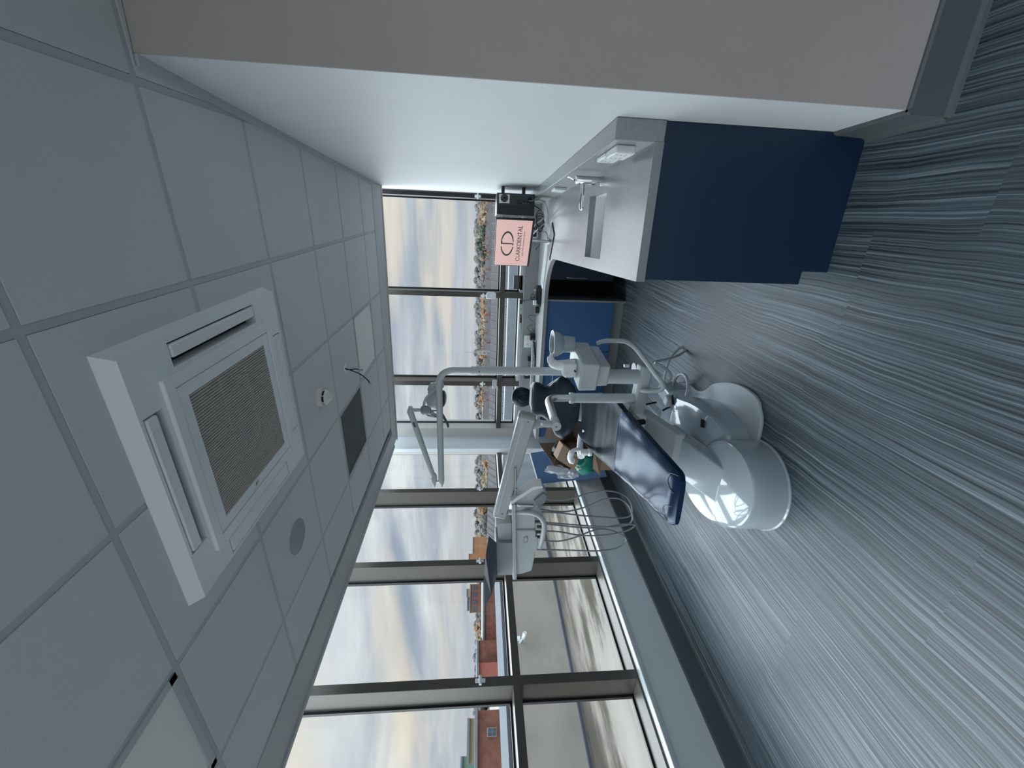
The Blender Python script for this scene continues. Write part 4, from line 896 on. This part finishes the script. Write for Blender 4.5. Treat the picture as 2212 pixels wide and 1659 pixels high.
fhp = [at(1414, 784, 2.66), at(1432, 792, 2.66), at(1447, 806, 2.68), at(1449, 818, 2.70), at(1440, 826, 2.70)]
MB().tube(smooth_path(fhp), .011, 10).build('short_hose', 'lgrey', at_, smooth=True)

# ================================================================== DELIVERY ARM AND INSTRUMENT HEAD
dv = thing('delivery_arm', (-1.045, 2.65, .52), 'grey delivery arm on its own post, reaching towards the left windows with the instrument head', 'delivery arm')
QX, QY = -1.045, 2.65
MB().tube([(QX, QY, .50), (QX, QY, .97)], .035, 24).build('post', 'lgrey', dv, smooth=True)
MB().lathe((QX, QY, .955), [(.036, 0), (.040, .006), (.040, .03), (.034, .033), (.028, .033)], n=32).build('post_collar', 'lgrey', dv, smooth=True)
E0 = at(1202, 922, 2.27)
top = V((QX, QY, E0.z+.0))
MB().tube(round_path([(QX, QY, .98), (QX, QY, E0.z-.0), E0+(top-E0).normalized()*.012], .085, 12), .0275, 24).build('elbow_tube', 'chrome' if False else 'steel', dv, smooth=True)
MB().tube([E0+(top-E0).normalized()*.08, E0], .0305, 28).build('tube_end', 'lgrey', dv, smooth=True)
MB().cyl(E0, E0+(E0-top).normalized()*.0015, .004, n=12).build('screw', 'black', dv)
J0_ = E0+(top-E0).normalized()*.035
MB().cyl(J0_+Z3(.0), J0_+Z3(.085), .022).build('joint_pin', 'lgrey', dv, smooth=True)
MB().cyl(J0_+Z3(.085), J0_+Z3(.10), .026).build('joint_ring', 'steel', dv, smooth=True)
MB().tube([J0_+Z3(.10), J0_+Z3(.155)], [.024, .040], 24).build('arm_socket', 'lgrey', dv, smooth=True)
S0, S1 = at(1140, 893, 2.29), at(1077, 1118, 2.22)
ad_ = (S1-S0).normalized(); au = (V((0, 0, 1))-ad_*ad_.z).normalized(); aw = ad_.cross(au)
def armbox(mb, t0, t1, h0, h1, w):      # along the arm
    pts = [(-1, -1), (1, -1), (1, 1), (-1, 1)]
    mb.loft([[S0+ad_*t+au*(h*.5*b_)+aw*(w*.5*a_) for a_, b_ in pts] for t, h in ((t0, h0), (t1, h1))])
L_ = (S1-S0).length
mb = MB(); armbox(mb, .02, L_-.01, .108, .082, .062); mb.build('spring_arm', 'lgrey', dv, bevel=.010, segs=3)
mb = MB(); armbox(mb, -.005, .035, .108, .114, .068); mb.build('arm_end_cap', mat('grey_end_cap', (.30, .32, .34), .4), dv, bevel=.014, segs=3)
mb = MB(); mb.obox(S0+ad_*.05+au*.018-aw*.0325, ad_*(L_-.09), -aw*-.065, au*.004); mb.build('arm_ridge', 'white', dv, bevel=.001)
for tt in (.045, L_-.05): MB().cyl(S0+ad_*tt-aw*.030-au*.01, S0+ad_*tt-aw*.033-au*.01, .004, n=12).build('screw', 'black', dv); MB().cyl(S0+ad_*tt+aw*.030-au*.01, S0+ad_*tt+aw*.033-au*.01, .004, n=12).build('screw', 'black', dv)
# drop tube that wraps under the head
hy = S1.y
d0 = at(1095, 1107, hy-.01)
tube_pts = [d0+Z3(.02), at(1150, 1104, hy-.02), at(1172, 1120, hy-.03), at(1176, 1135, hy-.03), at(1170, 1175, hy-.04), at(1165, 1184, hy-.04)]
MB().tube(smooth_path([at(1092, 1107, hy), at(1105, 1107, hy-.02), at(1130, 1106, hy-.05), at(1150, 1108, hy-.08), at(1166, 1116, hy-.10), at(1175, 1130, hy-.11), at(1174, 1150, hy-.11), at(1169, 1172, hy-.10), at(1166, 1183, hy-.10)]), .0165, 18).build('handle_tube', 'lgrey', dv, smooth=True)
MB().cyl(at(1086, 1108, hy), at(1098, 1107, hy-.01), .020).build('knuckle', 'mgrey', dv, smooth=True)
# instrument head
hdt = thing('instrument_head', at(1135, 1160, hy), 'light grey instrument head with hanging hoses at the end of the delivery arm', 'instrument head')
def poly_px(name, pts, y0, y1, m, par_, bev=.004, dz=0):      # outline given at the near face, real depth y0..y1
    a = [at(px, py, y0) for px, py in pts]; n = len(a); b_ = [V((p.x, y1, p.z)) for p in a]
    return MB().add(a+b_, [tuple(range(n))[::-1], tuple(range(n, 2*n))]+[(k, (k+1) % n, (k+1) % n+n, k+n) for k in range(n)]).build(name, m, par_, bevel=bev, segs=3)
hf = hy-.05
poly_px('front_body', [(1114, 1146), (1155, 1145), (1158, 1150), (1156, 1200), (1150, 1228), (1148, 1234), (1128, 1240), (1114, 1242)], hf, hf+.26, 'lgrey', hdt, .008)
poly_px('mid_body', [(1112, 1106), (1152, 1104), (1156, 1112), (1156, 1143), (1112, 1144)], hf+.01, hf+.25, 'lgrey', hdt, .006)
poly_px('tray_rim', [(1106, 1092), (1114, 1090), (1116, 1252), (1108, 1253)], hf-.015, hf+.30, 'lgrey', hdt, .003)
poly_px('display_recess', [(1131, 1160), (1139, 1157), (1141, 1164), (1139, 1172), (1131, 1174)], hf-.0015, hf+.002, 'mgrey', hdt, .002)
poly_px('display_button', [(1132.5, 1162), (1138, 1160), (1139.5, 1165), (1138, 1170), (1132.5, 1172)], hf-.003, hf+.002, 'lgrey', hdt, .002)
poly_px('assistant_wing', [(1106, 1085), (1118, 1078), (1150, 1056), (1172, 1053), (1181, 1063), (1180, 1080), (1166, 1090), (1152, 1103), (1110, 1104)], hf+.0, hf+.07, 'lgrey', hdt, .008)
poly_px('wing_trim', [(1104, 1084), (1118, 1073), (1150, 1052), (1171, 1049), (1174, 1054), (1152, 1059), (1120, 1080), (1108, 1089)], hf-.01, hf+.075, 'white', hdt, .003)
poly_px('hose_block', [(1153, 1083), (1174, 1066), (1181, 1070), (1180, 1082), (1166, 1100)], hf-.02, hf+.04, 'mgrey', hdt, .004)
MB().tube(round_path([at(1113, 1010, hy), at(1113, 1080, hy-.03), at(1117, 1092, hy-.06), at(1152, 1093, hy-.06)], .03, 8), .0075, 10).build('instrument_rod', 'steel', hdt, smooth=True)
for k, (px_, py_) in enumerate(((1158, 1127), (1162, 1138), (1160, 1149), (1158, 1160))):
    MB().cyl(at(px_-2, py_, hf+.02), at(px_+8, py_, hf+.02), .010, n=16).build('coupling', 'dgrey', hdt, smooth=True)
poly_px('under_tray', [(1155, 1160), (1161, 1160), (1163, 1188), (1154, 1192)], hf+.0, hf+.10, 'lgrey', hdt, .003)
# hanging hoses: each one loops down and comes back up
def hose(pts, ys, r=.0052):
    n = len(pts); P = [at(px, py, ys[0]+(ys[1]-ys[0])*k/(n-1)) for k, (px, py) in enumerate(pts)]
    return MB().tube(smooth_path(P), r, 8).build('hose', 'hose', hdt, smooth=True)
hose([(1172, 1076), (1200, 1080), (1230, 1078), (1270, 1066), (1310, 1060), (1345, 1068), (1362, 1085), (1366, 1103), (1362, 1114), (1340, 1119), (1300, 1117), (1250, 1113), (1210, 1108), (1170, 1106)], (hf+.06, hf+.02))
hose([(1168, 1100), (1200, 1105), (1230, 1104), (1265, 1095), (1300, 1080), (1330, 1076), (1352, 1086), (1364, 1105), (1366, 1122), (1354, 1134), (1320, 1138), (1270, 1136), (1220, 1132), (1175, 1128)], (hf+.05, hf))
hose([(1168, 1131), (1200, 1134), (1250, 1139), (1300, 1140), (1340, 1133), (1366, 1133), (1371, 1136), (1355, 1146), (1320, 1154), (1290, 1157), (1250, 1156), (1210, 1149), (1175, 1147)], (hf+.03, hf-.01))
hose([(1168, 1166), (1190, 1169), (1215, 1168), (1245, 1160), (1275, 1148), (1300, 1143), (1325, 1147), (1345, 1157), (1353, 1167), (1345, 1177), (1325, 1186), (1290, 1190), (1240, 1189), (1200, 1188), (1160, 1187)], (hf+.03, hf))
# grey carton with open flaps standing on the tray
cb_ = thing('carton', at(1085, 1190, hf), 'grey carton with open flaps standing on the instrument tray', 'carton')
poly_px('body', [(1072, 1173), (1107, 1173), (1107, 1242), (1073, 1242)], hf, hf+.16, mat('grey_carton', (.30, .32, .35), .6), cb_, .0015)
def sheet(name, pts, m, p_, th=.003):
    P = [V(q) for q in pts]; nrm = (P[1]-P[0]).cross(P[2]-P[0]).normalized()*th; n = len(P)
    return MB().add(P+[q+nrm for q in P], [tuple(range(n))[::-1], tuple(range(n, 2*n))]+[(k, (k+1) % n, (k+1) % n+n, k+n) for k in range(n)]).build(name, m, p_)
sheet('flap', [at(1073, 1173, hf), at(1074, 1242, hf), at(1062, 1285, hf-.14), at(1047, 1311, hf-.16), at(1046, 1240, hf-.10), at(1050, 1200, hf-.10)], 'dgrey', cb_)
sheet('flap', [at(1073, 1173, hf), at(1056, 1158, hf-.05), at(1049, 1200, hf-.10)], 'dgrey', cb_)
tc_ = thing('small_carton', at(1088, 1150, hf), 'small pale carton on the instrument tray next to the grey open carton', 'carton')
poly_px('box', [(1074, 1132), (1105, 1130), (1106, 1170), (1077, 1172)], hf+.03, hf+.18, mat('pale_carton', (.48, .49, .50), .6), tc_, .0015)

# ================================================================== LOOSE THINGS BY THE COLUMN
lb = thing('loose_panel', at(1290, 1030, 4.1), 'loose blue laminate board leaning in the corner left of the cardboard box', 'board')
c0, c1, c2 = at(1147, 979, 4.56), at(1166, 1046, 4.28), at(1312, 1030, 3.92); c3 = c0+(c2-c1)
n_ = (c1-c0).cross(c2-c1).normalized()*.018
MB().hexa([c0, c1, c2, c3], [p+n_ for p in (c0, c1, c2, c3)]).build('board', mat('blue_board', (.035, .085, .18), .4), lb)
MB().hexa([c0-(c2-c1)*.02, c1-(c2-c1)*.02, c1, c0], [p+n_ for p in (c0-(c2-c1)*.02, c1-(c2-c1)*.02, c1, c0)]).build('edge_strip', 'white', lb)
bx = thing('cardboard_box', (-2.08, 4.05, 0), 'large open brown cardboard box full of packaging, behind the dental chair', 'box')
B0, B1, B2, B3 = V((-2.36, 3.82, 0)), V((-1.92, 3.70, 0)), V((-1.80, 4.12, 0)), V((-2.24, 4.24, 0)); HB = .62
def wallp(a, b_, z0, z1, nm, m='card', out=0):
    d = (b_-a).normalized(); n = V((d.y, -d.x, 0))*.006; MB().hexa([a+Z3(z0), b_+Z3(z0), b_+n+Z3(z0), a+n+Z3(z0)], [a+Z3(z1), b_+Z3(z1), b_+n+Z3(z1), a+n+Z3(z1)]).build(nm, m, bx)
wallp(B0, B1, 0, HB*.55, 'front'); wallp(B1, B2, 0, HB, 'side'); wallp(B2, B3, 0, HB, 'back', 'cardd'); wallp(B3, B0, 0, HB, 'side')
MB().hexa([B0+Z3(.004), B1+Z3(.004), B2+Z3(.004), B3+Z3(.004)], [B0+Z3(.01), B1+Z3(.01), B2+Z3(.01), B3+Z3(.01)]).build('bottom', 'cardd', bx)
sheet('flap', [B2+Z3(HB), B3+Z3(HB), B3+V((.02, .10, HB+.21)), B2+V((0, .12, HB+.19))], 'cardd', bx)
sheet('flap', [B3+Z3(HB), B0+Z3(HB), at(1197, 1006, 3.75), at(1164, 957, 4.15)], 'card', bx)
sheet('flap', [B1+Z3(HB), B2+Z3(HB), B2+V((.14, .02, HB+.10)), B1+V((.14, 0, HB+.06))], 'cardd', bx)
sheet('flap', [at(1280, 1012, 3.60), at(1296, 1028, 3.55), at(1300, 990, 3.6), at(1282, 970, 3.62)], 'card', bx)
sc_ = thing('small_parcel', at(1220, 1005, 3.70), 'small tilted brown carton with printed marks, on top of the cardboard box', 'carton')
a_, b1_, c1_, d1_ = at(1216, 961, 3.66), at(1253, 987, 3.60), at(1240, 1016, 3.58), at(1203, 992, 3.64)
dd = V((-.01, .12, .015)); MB().hexa([a_, b1_, c1_, d1_], [p+dd for p in (a_, b1_, c1_, d1_)]).build('box', mat('light_cardboard', (.30, .20, .135), .8, noise=(25, .06)), sc_)
ex = (d1_-c1_).normalized(); ey = (b1_-c1_)
text('On', .045, a_+(b1_-a_)*.86+(d1_-a_)*.25-V((0, .004, 0)), (b1_-a_).normalized()*-1+V((0, 0, 0)), (a_-d1_), 'cardd', sc_, 'printed_word')
for k, (u, v) in enumerate(((.35, .35), (.42, .52), (.5, .68))): MB().cbox(a_+(b1_-a_)*u+(d1_-a_)*v-V((0, .003, 0)), .008, .002, .012, 0, .5).build('printed_mark', 'cardd', sc_)
gb = thing('green_bag', at(1262, 1000, 3.72), 'crumpled green plastic bag in the cardboard box', 'bag')
def blob(name, c_, sx, sy, sz, m, p_, seed, amp=.18, n=22):
    rnd = random.Random(seed); ph = [rnd.uniform(0, 6.28) for _ in range(8)]; rings = []
    for i in range(n//2+1):
        th = PI*i/(n//2); row = []
        for k in range(n):
            a = 2*PI*k/n; r = 1+amp*(math.sin(3*a+ph[0]+2*th)+.6*math.sin(5*a+ph[1]-3*th)+.5*math.sin(7*th+ph[2]+2*a))/2
            s_ = max(math.sin(th), .02); row.append(V(c_)+V((sx*s_*math.cos(a)*r, sy*s_*math.sin(a)*r, -sz*math.cos(th)*r)))
        rings.append(row)
    return MB().loft(rings).build(name, m, p_, smooth=True)
blob('bag', at(1264, 1000, 3.74), .13, .09, .12, 'green', gb, 3)
pf = thing('plastic_wrap', at(1212, 1022, 3.72), 'crumpled clear plastic wrap spilling over the edge of the cardboard box', 'plastic wrap')
blob('film', at(1203, 1015, 3.74), .045, .05, .11, 'film', pf, 7, .34, 34)
blob('film', at(1224, 1026, 3.68), .045, .05, .085, 'film', pf, 9, .36, 34)
blob('film', at(1238, 1024, 3.64), .05, .05, .05, 'film', pf, 12, .36, 34)
dk = tag(blob('packing_foam', at(1212, 975, 3.95), .12, .10, .10, 'black', None, 5, .2), 'crumpled black packing bag inside the cardboard box', 'bag')
# ================================================================== OUTSIDE
# own flat roof with parapet beyond the left windows and the back windows
mb = MB(); mb.obox(LP(-9, .30, .17), LD*14.4, -LN*3.2, (0, 0, .03)); st(mb.build('roof_deck', 'deck'))
mb = MB(); lbox(mb, -9, 5.4, 3.25, 3.55, -.5, 1.17); st(mb.build('parapet_wall', 'parap'))
mb = MB(); lbox(mb, -9, 5.4, 3.18, 4.9, 1.17, 1.215); st(mb.build('parapet_coping', 'coping', bevel=.004))
mb = MB(); lbox(mb, -9, 5.4, 3.19, 3.25, .20, .235); st(mb.build('parapet_fillet', 'coping'))
mb = MB(); mb.box(-5.6, 9, 7.2, 7.45, -.5, 1.12); st(mb.build('back_parapet', 'conc'))
mb = MB(); mb.box(-2.9, 9, 5.45, 7.2, .15, .19); st(mb.build('back_roof_deck', 'conc'))
# camera on the parapet
p = LP(.62, 3.25, .84); p = hitp = None
def left_at(px, py, off):
    d = ray(px, py); q = L0-LN*off; t = (q-EYE).dot(LN)/d.dot(LN); return EYE+d*t
p = left_at(1131, 1373, 3.1)
cm = thing('security_camera', p, 'small white camera on a bracket on the grey parapet outside', 'camera')
MB().cyl(p+V((-.05, 0, 0)), p+V((.06, .0, -.02)), .030, n=18).build('body', 'white', cm, smooth=True)
MB().cyl(p+V((-.05, 0, .01)), p+V((-.17, 0, .06)), .012, n=10).build('bracket', 'white', cm, smooth=True)
MB().cbox(p+V((-.02, -.03, .10)), .05, .05, .09).build('junction', 'white', cm, bevel=.004)
GZ = -13.0
MT['seam'] = mat('lead_seam', (.06, .06, .065), .7)
st(MB().box(-1500, 1500, -200, 2500, GZ-.5, GZ).build('ground', mat('town_ground', (.17, .165, .15), .95, noise=(.03, .3))))
rnd = random.Random(11)
def dirp(px, py, dist):               # a point of the town at a distance along a view direction
    d = ray(px, py); h = math.hypot(d.x, d.y); return EYE+d*(dist/h)
def house(p, L, Wd, zr, ang, roofm, wallm, label, group=None, stacks=1, name='terraced_house', ribs=0):
    """p = ground centre; L along the street; zr = ridge height above ground"""
    t = thing(name, (p.x, p.y, GZ), label, 'house', group)
    ux_ = V((math.cos(ang), math.sin(ang), 0)); uy_ = V((-ux_.y, ux_.x, 0)); e = zr*.66; c_ = V((p.x, p.y, GZ))
    MB().obox(c_-ux_*L/2-uy_*Wd/2, ux_*L, uy_*Wd, Z3(e)).build('walls', wallm, t)
    a = [c_+ux_*sx*(L/2+.2)+uy_*sy*(Wd/2+.3)+Z3(e) for sx, sy in ((-1, -1), (1, -1), (1, 1), (-1, 1))]; r0, r1 = c_-ux_*(L/2+.2)+Z3(zr), c_+ux_*(L/2+.2)+Z3(zr)
    rf = MB().add(a+[r0, r1], [(0, 1, 5, 4), (2, 3, 4, 5), (0, 4, 3), (1, 2, 5), (0, 3, 2, 1)]).build('roof', roofm, t)
    for k in range(ribs):
        q = -L/2+L*(k+.5)/ribs; MB_ = None
    if ribs:
        m2 = MB()
        for k in range(ribs):
            q = -L/2+L*(k+.5)/ribs; s0 = c_+ux_*q-uy_*(Wd/2+.3)+Z3(e+.05); s1 = c_+ux_*q+Z3(zr+.05); m2.tube([s0, s1], .06, 4)
        m2.build('standing_seams', MT['seam'], t)['kind'] = 'stuff'
    for k in range(stacks):
        q = -L/2+(L)*(k+.5)/stacks if stacks > 1 else L/2-.6
        cs = c_+ux_*q+Z3(zr-1.2); s = MB().obox(cs-ux_*.22-uy_*.4, ux_*.44, uy_*.8, Z3(2.0)).build('chimney', 'brick', t)
        m3 = MB()
        for g_ in (-.4, 0, .4): m3.cyl(cs+uy_*g_*.7+Z3(2.0), cs+uy_*g_*.7+Z3(2.35), .12, n=8)
        m3.build('chimney_pots', 'obrick', s)
    m4 = MB()
    nw = max(2, int(L/3.2))
    for k in range(nw):
        q = -L/2+L*(k+.5)/nw
        for zz_ in (.25, .66): m4.obox(c_+ux_*(q-.5)-uy_*(Wd/2+.05)+Z3(e*zz_-.3), ux_*1.0, uy_*.06, Z3(1.3))
    m4.build('windows', 'glassd', t)
    return t
# long seamed roof just across the street and the terraces beyond it, in rows
c_ = dirp(1068, 690, 62); 
t = house(V((c_.x-2, c_.y, 0)), 74, 12, GZ*-1+1.64-1.9-GZ*0, R(4), 'slate', 'brick', 'long low building with a grey seamed roof across the street behind the back windows', None, 0, 'long_building', 64)
def where(py):
    for lim, w_ in ((478, 'seen between monitor and right wall'), (626, 'in the right back window pane'), (820, 'in the middle back window pane'), (926, 'in the narrow back window pane'), (1060, 'in the corner window pane'), (1215, 'above the instrument head'), (1500, 'in the wide left window pane')):
        if py < lim: return w_
    return 'in the nearest left window pane'
rows = [(100, 1.0), (135, .9), (180, .8), (240, .7), (320, .6)]
hid = 0
for ri, (dist, _) in enumerate(rows):
    n_h = 6+ri
    for k in range(n_h):
        py = 425+(1000-425)*(k+.5)/n_h+rnd.uniform(-8, 8)
        p = dirp(1050, py, dist+rnd.uniform(-2, 2)); L = .86*dist*math.radians(33)/n_h*rnd.uniform(.75, 1)
        zr = 13+1.64-dist*(.026 if ri == 0 else .021-.002*ri)
        house(V((p.x, p.y, 0)), L, 8, zr+rnd.uniform(-.4, .4), -math.atan2(p.x, p.y), 'slate', rnd.choice(('brick', 'brick', 'cream')), 'terraced house with slate roof '+where(py)+', '+['in the nearest row', 'in the second row', 'in the third row', 'in the fourth row', 'in the farthest row'][ri], 'terraced houses in the town', rnd.choice((1, 2)))
def bld(px0, px1, pytop, dist, m, label, depth=14, name='town_building', wins=None, zt=None):
    """block whose near face spans two view directions (frame rows px0..px1)"""
    a, b_ = dirp(pytop, px0, dist), dirp(pytop, px1, dist); z = min(a.z, b_.z); a.z = b_.z = GZ
    d = (b_-a); n_ = V((d.y, -d.x, 0)).normalized()
    if n_.dot(a-EYE) < 0: n_ = -n_
    t = thing(name, (a+b_)/2, label, 'building')
    MB().obox(a, d, n_*depth, Z3(z-GZ)).build('walls', m, t)
    MB().obox(a-n_*.1, d, n_*(depth+.2), Z3(.01)).add([], []) 
    MB().obox(a+Z3(z-GZ)-n_*.3-d*.01, d*1.02, n_*(depth+.6), Z3(.25)).build('roof_edge', 'conc', t)
    if wins:
        nx, nz, hgt = wins
        for r_ in range(nz):
            for c2_ in range(nx):
                MB().obox(a+d*((c2_+.18)/nx)-n_*.06+Z3(z-GZ-hgt*(r_+.75)), d*(.64/nx), n_*.1, Z3(hgt*.5)).build('window', 'glassd', t)
    return t
bld(1160, 1196, 1022, 210, 'obrick', 'square orange-clad block on the skyline behind the instrument tray')
bld(1196, 1222, 1013, 235, 'obrick', 'taller orange-clad block at the left of the square orange one on the skyline')
bld(1262, 1324, 1016, 150, 'brick', 'brown brick office block with dark windows seen over the grey flaps', wins=(4, 4, 3.0), name='office_block')
bld(1272, 1290, 1009, 175, 'cream', 'cream stair tower above the brown office block')
bld(1290, 1320, 1010, 178, 'conc', 'pale grey rooftop plant room above the brown office block')
bld(1240, 1384, 1046, 70, 'brick', 'long low red-brick roof in front of the office block')
bld(1384, 1480, 1033, 62, 'brick', 'plain red-brick block in the middle of the left window view')
bld(1432, 1474, 1034, 58, mat('dark_red_brick', (.30, .085, .06), .85), 'darker red-brick stair block against the plain red-brick one')
bld(1535, 1690, 1031, 46, 'brick', 'red-brick building with a white sash window seen through the nearest left pane', depth=8)
bld(1552, 1650, 1013, 60, 'cream', 'cream rooftop storey with vents at the left edge of the view')
bld(1634, 1680, 998, 75, 'greenb', 'pale green rooftop box at the far left edge of the view')
w0, w1 = dirp(1052, 1572, 45.6), dirp(1052, 1592, 45.6)
swn = thing('sash_window', (w0+w1)/2, 'white-framed sash window in the red-brick building', 'window')
zt_, zb_ = dirp(1052, 1580, 45.6).z, dirp(1073, 1580, 45.6).z; dd = V((w1.x-w0.x, w1.y-w0.y, 0)); nn_ = V((-dd.y, dd.x, 0)).normalized(); nn_ = nn_ if nn_.dot(w0-EYE) < 0 else -nn_
o_ = V((w0.x, w0.y, zb_))
MB().obox(o_, dd, nn_*.15, Z3(zt_-zb_)).build('frame', 'dimwhite', swn)
for k in range(2):
    for r_ in range(2): MB().obox(o_+dd*(.08+.46*k)+Z3((zt_-zb_)*(.07+.47*r_))+nn_*.1, dd*.38, nn_*.09, Z3((zt_-zb_)*.38)).build('pane', 'glassd', swn)
# rooftop vents
for k, px in enumerate((1600, 1613, 1628, 1570)):
    p = dirp(1040, px, 52); t = thing('roof_vent', p, ['white roof vent on the cream storey, rightmost but one', 'white roof vent in the middle of the cream storey', 'white roof vent nearest the left edge of the view', 'white roof vent at the right end of the cream storey'][k], 'vent')
    MB().cyl(p-Z3(1.0), p+Z3(.25), .12, n=10).build('pipe', 'dimwhite', t, smooth=True); MB().cyl(p+Z3(.2), p+Z3(.45), .24, n=12).build('cowl', 'dimwhite', t)
bld(868, 925, 1044, 230, 'cream', 'long cream-yellow flats with square windows left of the lamp pole', wins=(4, 4, 3.2), name='flats')
# lattice mast
p = dirp(1060, 762, 150); mt = thing('lattice_mast', (p.x, p.y, GZ), 'thin white lattice mast rising above the trees in the middle back window', 'mast')
zt2, zm = dirp(1000, 762, 150).z, dirp(1030, 762, 150).z; mb = MB()
for sx, sy in ((-1, -1), (1, -1), (1, 1), (-1, 1)): mb.tube([(p.x+sx*1.3, p.y+sy*1.3, p.z-4), (p.x+sx*.35, p.y+sy*.35, zm)], .13, 5)
for k in range(6):
    z_ = p.z-3+(zm-p.z+3)*k/6; s_ = 1.3-.9*k/6; mb.tube([(p.x-s_, p.y-s_, z_), (p.x+s_, p.y-s_, z_+.9)], .09, 4); mb.tube([(p.x+s_, p.y-s_, z_), (p.x-s_, p.y-s_, z_+.9)], .09, 4)
mb.build('lattice', 'dimwhite', mt); MB().tube([(p.x, p.y, zm), (p.x, p.y, zt2)], .07, 6).build('antenna', 'dimwhite', mt)
# trees: leafy crowns made of many small clumps
def tree_mesh(seed, n=60):
    r_ = random.Random(seed); mb = MB()
    for k in range(n):
        a, e_ = r_.uniform(0, 2*PI), r_.uniform(-.5, 1); rad = r_.uniform(.35, 1)**.6; h = math.cos(e_*PI/2*.95)
        c2 = V((math.cos(a)*rad*h*.85, math.sin(a)*rad*h*.85, .55+e_*.48)); s_ = r_.uniform(.13, .26)
        vs, fs = [], []
        for i in range(5):
            th = PI*(i+.5)/5
            for q in range(6): 
                jj = r_.uniform(.75, 1.25); vs.append(c2+V((math.sin(th)*math.cos(q*PI/3)*s_*jj, math.sin(th)*math.sin(q*PI/3)*s_*jj, math.cos(th)*s_*.85*jj)))
        for i in range(4):
            for q in range(6): fs.append((i*6+q, i*6+(q+1) % 6, (i+1)*6+(q+1) % 6, (i+1)*6+q))
        fs.append(tuple(range(6))); fs.append(tuple(range(24, 30))); mb.add(vs, fs)
    return mb
protos = {}
for m_ in ('t_orange', 't_yellow', 't_grey', 't_green'):
    for v in range(2):
        t = thing('tree', (0, 0, 0), 'x', 'tree'); tree_mesh(hash(m_) % 97+v if False else v*7+len(m_)).build('crown', m_, t, smooth=True); MB().cyl((0, 0, -.6), (0, 0, .4), .06, n=8).build('trunk', 't_grey', t); protos[m_, v] = t
used = set()
LBL = {'t_orange': ('orange autumn tree among the roofs of the town', 'orange autumn trees in the town'), 't_yellow': ('yellow-brown autumn tree among the roofs of the town', 'yellow-brown trees in the town'), 't_grey': ('bare grey-brown tree on the wooded skyline', 'bare trees on the skyline'), 't_green': ('dark evergreen tree standing among the yellow ones', 'evergreens in the town')}
def tree(px, py, dist, w_, m, v):
    """top of the crown seen at (px,py)"""
    src = protos[m, v]
    if (m, v) in used: o = copy_tree(src)
    else: o = src; used.add((m, v))
    p = dirp(px, py, dist); s = w_; o.location = (p.x, p.y, p.z-s*1.05); o.scale = (s, s, s); o.rotation_euler = (0, 0, rnd.uniform(0, 6)); o['label'], o['group'] = LBL[m][0]+', '+where(py), LBL[m][1]; return o
rr_ = random.Random(5)
for k in range(64):                                # wooded skyline
    py = 425+k*19.6
    if 1225 < py < 1262: continue
    tree(1028+rr_.uniform(-2, 3), py+rr_.uniform(-5, 5), rr_.uniform(520, 640), rr_.uniform(11, 15), 't_grey', k % 2)
for k in range(58):
    py = 428+k*16.2+rr_.uniform(-6, 6)
    if py > 1160: break
    m = rr_.choice(('t_orange', 't_yellow', 't_yellow', 't_orange', 't_grey'))
    tree(rr_.uniform(1035, 1044), py, rr_.uniform(250, 380), rr_.uniform(5, 8), m, k % 2)
for py, px in ((497, 1035), (527, 1029), (545, 1037), (572, 1040)): tree(px, py, 260, 4.2, 't_green', 0 if py < 530 else 1)
for py, px in ((1330, 1031), (1345, 1033), (1358, 1029), (1372, 1031), (1100, 1036), (1120, 1040), (1140, 1038)): tree(px, py, 200, 4.5, rr_.choice(('t_yellow', 't_grey', 't_orange')), 1)
for (m, v), t in protos.items():
    if (m, v) not in used:
        for c2 in [k for k in D.objects if k.parent == t]: D.objects.remove(c2)
        D.objects.remove(t)
